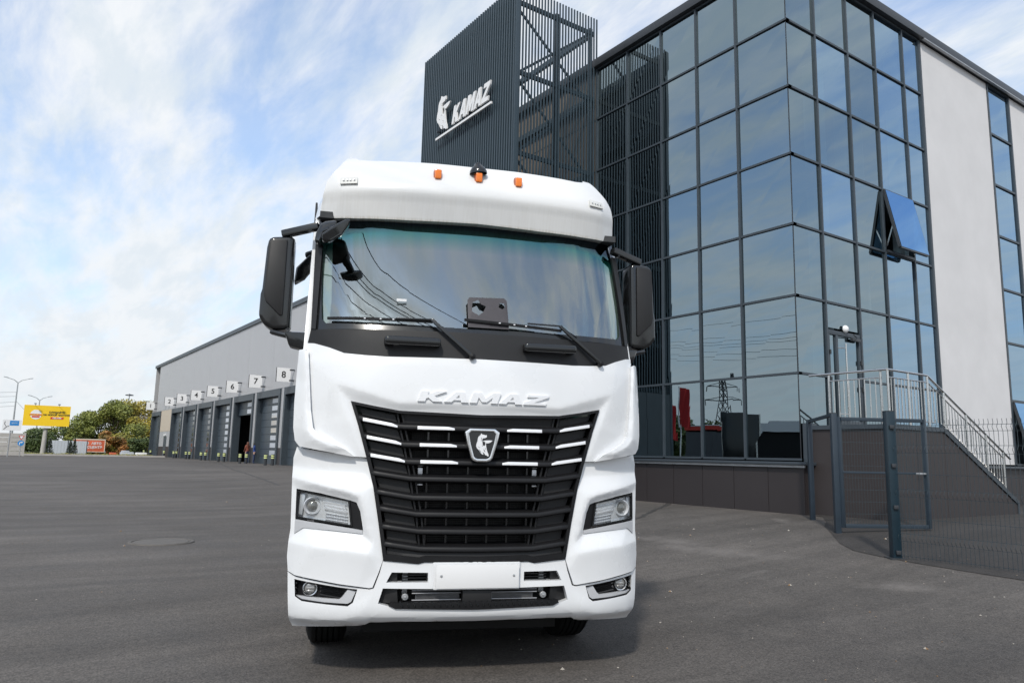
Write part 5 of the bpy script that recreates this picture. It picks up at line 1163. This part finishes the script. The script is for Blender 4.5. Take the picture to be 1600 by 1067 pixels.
mb = MB(); mb.revolve((-1.05, -.113, 4.42), (0, -1, 0), [(.010, .60), (.012, .60)], 32); 
MB().box((-1.68, -.14, 4.32), (-.42, -.127, 4.50)).build('badge_band', M['yellow'], bb); bbt('АВТОРАДИО', .19, -1.05, 4.41, M['red'], .01).location.y = -.145
MB().box((-1.42, -.135, 4.10), (-.68, -.127, 4.27)).build('badge_stripe', M['red'], bb)
bbt('СЛУШАЙТЕ', .27, .95, 4.72, M['ink']); bbt('НА НОВОЙ ЧАСТОТЕ', .25, .95, 4.43, M['ink'])
mb = MB(); mb.prism([(.35, -.13, 3.98), (1.62, -.13, 3.98), (1.68, -.13, 4.22), (.40, -.13, 4.22)], (0, .015, 0)); mb.build('red_label', M['red'], bb); bbt('102.4 FM', .23, 1.0, 4.10, M['signwhite'], .012).location.y = -.14
for x in (-1.2, 1.1): mb = MB(); mb.tube((x, -.1, 5.45), (x, -.7, 5.62), .02); mb.box((x - .12, -.82, 5.56), (x + .12, -.65, 5.66)); mb.build('spot_lamp', M['frame_dark'], bb)
def lamp(x, y, h, arm, lab, tilt=0):
    t_ = thing('street_lamp', lab, 'street lamp', (x, y, .45), 0, 'street lamps along the far road')
    MB().tube((0, 0, 0), (0, 0, h), .14, .08, n=10).build('pole', M['galv'], t_, smooth=True)
    for s in (-1, 1):
        mb = MB(); mb.tube((0, 0, h - .05), (s * arm * .35, 0, h + .35), .06, .05); mb.tube((s * arm * .35, 0, h + .35), (s * arm, 0, h + .62), .05, .04); mb.build('arm', M['galv'], t_, smooth=True)
        mb = MB(); mb.bar((s * arm * .92, 0, h + .62), (s * (arm + .45), 0, h + .72), .2, .10); mb.build('lamp_head', M['galv'], t_, bevel=.02)
lamp(2.75, 130, 10.0, 1.35, 'tall double-armed street lamp behind the white route sign')
lamp(6.1, 140, 8.1, 1.2, 'double-armed street lamp whose arms rise just over the billboard')
ml = thing('mast_light', 'distant mast light with flat round head above the trees', 'street lamp', (20.1, 150, .45)); MB().tube((0, 0, 0), (0, 0, 10.2), .12, .07).build('pole', M['galv'], ml)
mb = MB(); mb.revolve((0, 0, 10.2), (0, 0, 1), [(0, .2), (.05, .7), (.2, .65), (.3, .1), (.4, .01)], 14); mb.build('lamp_head', M['frame_dark'], ml, smooth=True)
for i, (z, sag) in enumerate(((8.6, .9), (8.0, 1.0), (7.2, 1.3), (6.6, 1.2))):
    mb = MB(); P_ = [Vector((2.75 - 32 * t_ / 12, 130, z + .45 - 4 * sag * (t_ / 12) * (1 - t_ / 12) + .6 * t_ / 12)) for t_ in range(13)]
    for a, b_ in zip(P_, P_[1:]): mb.tube(a, b_, .018, n=5, cap=False)
    tag(mb.build('overhead_cable', M['frame_dark']), ('highest', 'second highest', 'second lowest', 'lowest')[i] + ' sagging overhead cable running left from the tall street lamp', 'cable', 'cables left of the tall street lamp')
mb = MB(); mb.tube((2.75, 130, 7.8), (5.4, 120, 4.3), .02, n=5); tag(mb.build('stay_wire', M['frame_dark']), 'stay wire slanting down from the tall lamp to behind the billboard', 'cable')
mf = thing('sheet_fence', 'white corrugated sheet fence behind two small conifers', 'fence', (6.2, 110, .45))
for i in range(12): MB().box((i * .36 + .004, -.02, 0), (i * .36 + .352, .02, 1.72)).build('sheet', M['sheet'], mf)
for i in range(3): MB().box((i * 2.1, -.08, -.05), (i * 2.1 + .06, -.03, 1.85)).build('post', M['frame_dark'], mf)
tr = thing('parked_trailer', 'orange box trailer with white lettering parked among trees', 'trailer', (10.5, 113, .45))
MB().box((-1.2, 0, .42), (2.3, 1.6, 1.98)).build('box_body', M['orange'], tr, bevel=.02); MB().box((-1.22, -.03, 1.9), (2.33, 1.63, 2.04)).build('top_trim', M['tarp2'], tr); MB().box((2.25, -.02, .36), (2.34, 1.62, 1.9)).build('corner_trim', M['tarp2'], tr)
MB().box((-1.2, -.02, .34), (2.3, .0, .42)).build('bottom_trim', M['tarp2'], tr)
for x in (.2, 1.1): mb = MB(); mb.revolve((x, .1, .22), (0, 1, 0), [(0, .001), (0, .22), (.2, .22), (.2, .001)], 16); mb.build('wheel', M['rubber'], tr)
for x, z, s_ in ((-.1, 1.45, 'ГРУЗ'), (1.3, 1.45, 'АВТО'), (-.1, .95, 'ПЛЮС'), (1.3, .95, 'ЦЕНТР')): o = link('lettering', text_mesh(s_, .42, .004, .012), M['signwhite'], tr); o.rotation_euler = (R(90), 0, 0); o.location = (x, -.02, z)
mb = MB(); mb.box((0, 0, 0), (1.5, 1, .42)); mb.box((.1, .1, .42), (1.0, .9, .6)); o = mb.build('tarpaulin_heap', M['sheet'], bevel=.12); o.location = (13.6, 104, .5); tag(o, 'low pale tarpaulin-covered heap left of the warehouse bollards', 'heap')
mb = MB(); mb.box((0, 0, 0), (1.3, 1, .38)); o = mb.build('tarpaulin_heap', M['signwhite'], bevel=.12); o.location = (15.6, 106, .5); tag(o, 'small white covered heap against the warehouse corner', 'heap')
mb = MB(); mb.box((0, 0, 0), (.75, .6, .33)); o = mb.build('orange_crate', M['orange'], bevel=.05); o.location = (12.5, 105, .5); tag(o, 'orange-red crate on the verge beside the trailer', 'crate')

# ------------------------------------------------------------------ trees
def foliage(n, lumps, size, rr):
    vs, fs = [], []
    for _ in range(n):
        c_, r_ = rr.choice(lumps)
        while True:
            d = Vector((rr.uniform(-1, 1), rr.uniform(-1, 1), rr.uniform(-1, 1)))
            if .02 < d.length < 1: break
        d = d.normalized() * (rr.random() ** .35)
        p = Vector(c_) + Vector((d.x * r_[0], d.y * r_[1], d.z * r_[2]))
        a = Vector((rr.uniform(-1, 1), rr.uniform(-1, 1), rr.uniform(-1, 1))).normalized(); b_ = a.orthogonal().normalized(); s_ = size * rr.uniform(.5, 1.3)
        k = len(vs); vs += [p - a * s_, p + b_ * s_ * .6, p + a * s_, p - b_ * s_ * .6]; fs.append((k, k + 1, k + 2, k + 3))
    me = bpy.data.meshes.new('crown'); me.from_pydata([tuple(v) for v in vs], [], fs); return me
def tree(x, y, h, w, m, lab, seed, n=1500, size=.2, cat='tree', base=.18, group='trees beyond the yard'):
    rr = random.Random(seed); t_ = thing('broadleaf_tree', lab, cat, (x, y, .45), 0, group)
    tk = MB(); tk.tube((0, 0, -.1), (0, 0, h * .5), .035 * h * .5, .02 * h * .5, n=7); lumps = []
    for i in range(9):
        a = rr.uniform(0, 6.28); q = rr.uniform(.15, .75) * w / 2; z = h * rr.uniform(base + .12, .86); q *= 1.15 - .5 * max(0, z / h - .5) * 2
        c_ = (q * math.cos(a), q * math.sin(a), z); r_ = w * rr.uniform(.17, .30); lumps.append((c_, (r_, r_, min(r_ * .85, h - z)))); tk.tube((0, 0, h * rr.uniform(.2, .45)), c_, .012 * h, .005 * h, n=5)
    tk.build('trunk', M['bark'], t_); link('crown', foliage(n, lumps, size, rr), m, t_); return t_
TL = [(4.6, 132, 3.3, 3.0, 'leaf_dark', 'low dark tree just right of the boundary wall'), (6.2, 128, 3.2, 3.4, 'leaf_dark', 'dark bushy tree behind the billboard pillar'), (7.9, 131, 3.7, 3.0, 'leaf_green', 'green tree behind the sheet fence under the billboard'),
      (9.6, 134, 3.9, 3.2, 'leaf_dark', 'dark green tree right of the billboard'), (10.9, 128, 4.6, 3.0, 'leaf_green', 'green tree behind the left end of the trailer'), (12.4, 132, 6.0, 3.4, 'leaf_green', 'green tree above the middle of the trailer'),
      (14.1, 134, 7.3, 4.0, 'leaf_olive', 'olive tree rising above the right end of the trailer'), (15.8, 131, 7.6, 4.0, 'leaf_green', 'tall green tree at the left of the high tree mass'), (17.6, 134, 7.9, 4.2, 'leaf_olive', 'tallest olive tree, right below the mast light'),
      (19.4, 130, 7.5, 4.2, 'leaf_yellow', 'tall yellow-green tree against the warehouse corner'), (21.5, 133, 7.8, 4.6, 'leaf_yellow', 'yellowing tree half behind the warehouse corner'), (18.0, 122, 4.2, 3.4, 'leaf_green', 'lower green tree by the warehouse corner'),
      (16.0, 120, 3.4, 2.8, 'leaf_olive', 'mid-height olive bush right of the rust-coloured trees'), (13.4, 120, 3.2, 2.2, 'leaf_orange', 'rust-orange tree right above the trailer end'), (15.0, 118, 2.3, 2.6, 'leaf_orange', 'low orange bush behind the covered heap'), (17.6, 117, 2.2, 2.4, 'leaf_dark', 'low dark bush beside the farthest bollard')]
for i, (x, y, h, w, m, lab) in enumerate(TL): tree(x, y, h * 1.1, w * 1.45, M[m], lab, 100 + i, n=5200 if h > 5 else 2600, base=-.05, size=.17)
for i, (x, h) in enumerate(((19.0, 9.0), (20.6, 9.9), (21.9, 10.2))):
    tree(x, 140, h, 2.6, M['leaf_bare'], ('thin bare-twigged treetop nearest the mast light', 'bare-twigged treetop left of the warehouse roof edge', 'bare-twigged treetop touching the warehouse edge')[i], 300 + i, n=800, size=.10, base=.4)
def spruce(x, y, h, w, lab, seed):
    rr = random.Random(seed); t_ = thing('small_conifer', lab, 'tree', (x, y, .5), 0, 'small conifers on the verge'); MB().tube((0, 0, -.1), (0, 0, h), .05, .01).build('trunk', M['bark'], t_)
    lumps = [((0, 0, h * (.14 + .82 * k / 7)), (w * (.5 - .43 * k / 7), w * (.5 - .43 * k / 7), h * .08)) for k in range(8)]; link('crown', foliage(500, lumps, .09, rr), M['spruce'], t_)
spruce(5.78, 99, 1.75, 1.0, 'small dark conifer right beside the billboard pillar', 1); spruce(7.75, 99, 1.7, .9, 'small grey-brown conifer before the sheet fence', 2); spruce(8.25, 100, 1.8, .9, 'small conifer just right of the grey-brown one', 3)
rr = random.Random(9)
link_o = link('verge_weeds', foliage(2600, [((-6 + i * 1.9, 95.8 + (i % 3) * .4, .62), (1.2, .5, .13)) for i in range(12)], .06, rr), M['leaf_olive']); tag(link_o, 'rough weeds along the far kerb', 'weeds', kind='stuff')

# ------------------------------------------------------------------ across the road, mirrored in the glass
py = thing('lattice_pylon', 'steel lattice power pylon, seen mirrored in the lower glass panes', 'pylon', (-150, 146, 0))
H_ = 28.0
def leg(i, z): w_ = 3.0 * (1 - z / H_) ** 1.25 + .25; return Vector(((-1, 1, 1, -1)[i] * w_, (-1, -1, 1, 1)[i] * w_, z))
mb = MB(); lv = [0, 4, 8, 11.5, 14.5, 17, 19, 21, 22.6, 24.5, 26.3, 28]
for i in range(4):
    for a, b_ in zip(lv, lv[1:]): mb.bar(leg(i, a), leg(i, b_), .22, .22); mb.bar(leg(i, a), leg((i + 1) % 4, b_), .12, .12); mb.bar(leg((i + 1) % 4, a), leg(i, b_), .12, .12)
mb.build('lattice', M['frame_dark'], py)
ax_ = Vector((-.63, -.78, 0)).normalized()
for z, l_ in ((22.6, 4.2), (18.6, 4.6)):
    for s in (-1, 1):
        mb = MB(); mb.bar(Vector((0, 0, z)), ax_ * s * l_ + Vector((0, 0, z + .1)), .25, .25); mb.bar(Vector((0, 0, z + 1.4)), ax_ * s * l_ + Vector((0, 0, z + .1)), .15, .15); mb.build('cross_arm', M['frame_dark'], py)
        mb = MB(); mb.tube(ax_ * s * l_ + Vector((0, 0, z)), ax_ * s * l_ + Vector((0, 0, z - 1.5)), .12); mb.build('insulator', M['frame_dark'], py)
a0, b0 = Vector((-24, 50.6, 13.4)), Vector((-11, 25.4, 10.2)); dv = (b0 - a0)
for i, (dz, dz2) in enumerate(((0, 0), (-1.15, -.95), (-1.5, -1.2), (-1.75, -1.35), (-2.35, -1.75), (-2.8, -2.15))):
    mb = MB(); A_, B_ = a0 + Vector((0, 0, dz)), b0 + Vector((0, 0, dz2)); A2, B2 = A_ - dv * 1.2, B_ + dv * 2.2; P_ = []
    for t_ in range(25): u = t_ / 24; p = A2.lerp(B2, u); p.z -= 1.6 * 4 * u * (1 - u) - 1.5; P_.append(p)
    for p, q in zip(P_, P_[1:]): mb.tube(p, q, .013, n=5, cap=False)
    tag(mb.build('power_line', M['frame_dark']), ('topmost', 'second from the top', 'third from the top', 'fourth from the top', 'second lowest', 'lowest')[i] + ' of the dark power lines mirrored in the glass facade', 'cable', 'power lines mirrored in the glass')
for x, y, h, lab in ((-8.95, 34.1, 6.0, 'tall red banner flag on a pale pole, mirrored in the glass, the nearer one'), (-13.6, 39.6, 5.4, 'red banner flag, mirrored at the edge of the slatted reflection')):
    f_ = thing('flagpole', lab, 'flag', (x, y, .2)); MB().tube((0, 0, 0), (0, 0, h), .04, .03).build('pole', M['signwhite'], f_, smooth=True)
    vs, fs = [], []
    for i in range(9):
        for j in range(13): vs.append((-.16 * i * .36 - .03, -.16 * i * .36 + .07 * math.sin(i * 1.2 + j * .5), h - .05 - j * .21 - .02 * i)) 
    fs = [(i * 13 + j, i * 13 + j + 1, (i + 1) * 13 + j + 1, (i + 1) * 13 + j) for i in range(8) for j in range(12)]
    me = bpy.data.meshes.new('cloth'); me.from_pydata(vs, [], fs); [setattr(p, 'use_smooth', True) for p in me.polygons]; link('cloth', me, M['flag'], f_)
shop = thing('roadside_shop', 'low dark shop with a red fascia across the road, mirrored in the glass', 'building', (-29.5, 48.9, .2), math.atan2(-3.8, -3.2))
MB().box((-2.5, 0, 0), (2.5, 6, 3.75)).build('wall', M['intfloor'], shop); MB().box((-2.6, -.3, 3.9), (2.6, 6.1, 4.3)).build('fascia', M['red'], shop); MB().box((-2.62, -.33, 4.25), (2.62, 6.12, 4.32)).build('roof_edge', M['signwhite'], shop)
for i in range(4): MB().box((-2.3 + i * 1.2, -.05, .4), (-1.3 + i * 1.2, -.01, 2.9)).build('window', M['black_gloss'], shop)
bs = thing('black_sign_column', 'tall black standing sign with a silver edge, mirrored low in the glass', 'sign', (-7.6, 28.1, .2), math.atan2(-1.15, -1.2))
MB().box((-.95, 0, 0), (.95, .35, 4.0)).build('panel', M['black_gloss'], bs, bevel=.03); MB().box((.96, -.02, 0), (1.04, .37, 4.02)).build('edge_strip', M['steel'], bs)
cn = thing('white_canopy', 'long white flat canopy on posts across the road, mirrored in the glass', 'canopy', (-20.6, 35.6, .2), math.atan2(-1.5, -1.0))
MB().box((-1.5, -.5, 3.3), (7, 4, 4.05)).build('roof', M['signwhite'], cn)
for x in (-1.2, 2.5, 6.5): MB().box((x, 0, 0), (x + .25, .25, 3.3)).build('post', M['galv'], cn)
MB().box((-1.4, 3, 0), (6.9, 3.8, 3.28)).build('back_wall', M['void'], cn)
car = thing('parked_car', 'blue-grey parked hatchback, mirrored low in the glass beside the stair', 'car', (-13.5, 29.2, .15), R(-60))
mb = MB(); mb.prism([(-2.1, -.85, .35), (2.1, -.85, .35), (2.15, -.85, .75), (1.3, -.85, .92), (.7, -.85, 1.42), (-.9, -.85, 1.48), (-1.8, -.85, 1.0), (-2.15, -.85, .85)], (0, 1.7, 0)); mb.build('body', mat('car_blue', (.22, .30, .36), .25, coat=.6), car, bevel=.12, seg=3)
for s in (-1, 1):
    mb = MB(); mb.prism([(.55, s * .87, 1.34), (1.1, s * .87, .95), (-1.5, s * .87, 1.0), (-.9, s * .87, 1.38)], (0, s * .01, 0)); mb.build('side_window', M['black_gloss'], car)
    for x in (-1.3, 1.35): mb = MB(); mb.revolve((x, s * .70, .32), (0, s, 0), [(0, .001), (0, .32), (.18, .32), (.18, .2), (.16, .001)], 22); mb.build('wheel', M['rubber'], car)
    MB().box((2.0, s * .6 - .18, .66), (2.14, s * .6 + .18, .82)).build('headlight', M['signwhite'], car, bevel=.02)
rl = [(-46, 68, 6.8, 6), (-52, 62, 5.8, 6), (-41, 72, 6.4, 5), (-58, 52, 6.2, 6), (-36, 58, 5.0, 5), (-60, 72, 7.5, 7), (-33, 26, 5.5, 5), (-40, 40, 6.5, 6), (-36, 12, 6.5, 6), (-38, -4, 6, 6)]
for i, (x, y, h, w) in enumerate(rl): tree(x, y, h, w, M['leaf_dark'], 'dark tree across the road mirrored in the lower glass panes', 500 + i, n=1100, size=.3, base=.0, group='trees across the road mirrored in the glass')

# grit and a few fallen leaves lying on the asphalt
rr = random.Random(21); vs, fs, mi = [], [], []
for i in range(420):
    if i < 300: x, y = rr.uniform(3, 12), rr.uniform(2.5, 10)
    else: x, y = rr.uniform(.2, 7), rr.uniform(8, 24)
    s_ = rr.uniform(.004, .011) * (1.0 if rr.random() < .93 else 2.6); z = G(x, y) + .004; a = rr.uniform(0, 6.28); k = len(vs)
    for j in range(5): vs.append((x + s_ * math.cos(a + j * 1.257) * rr.uniform(.6, 1.2), y + s_ * math.sin(a + j * 1.257) * rr.uniform(.6, 1.2), z))
    vs.append((x, y, z + s_ * .7))
    for j in range(5): fs.append((k + j, k + (j + 1) % 5, k + 5)); mi.append(0 if rr.random() < .6 else 1)
me = bpy.data.meshes.new('grit'); me.from_pydata(vs, [], fs); o = link('grit', me, [mat('pale_grit', (.36, .33, .29), .9), mat('leaf_litter', (.22, .13, .06), .9)])
for p, q in zip(me.polygons, mi): p.material_index = q
tag(o, 'scattered pale grit and leaf bits on the asphalt', 'grit', kind='stuff')
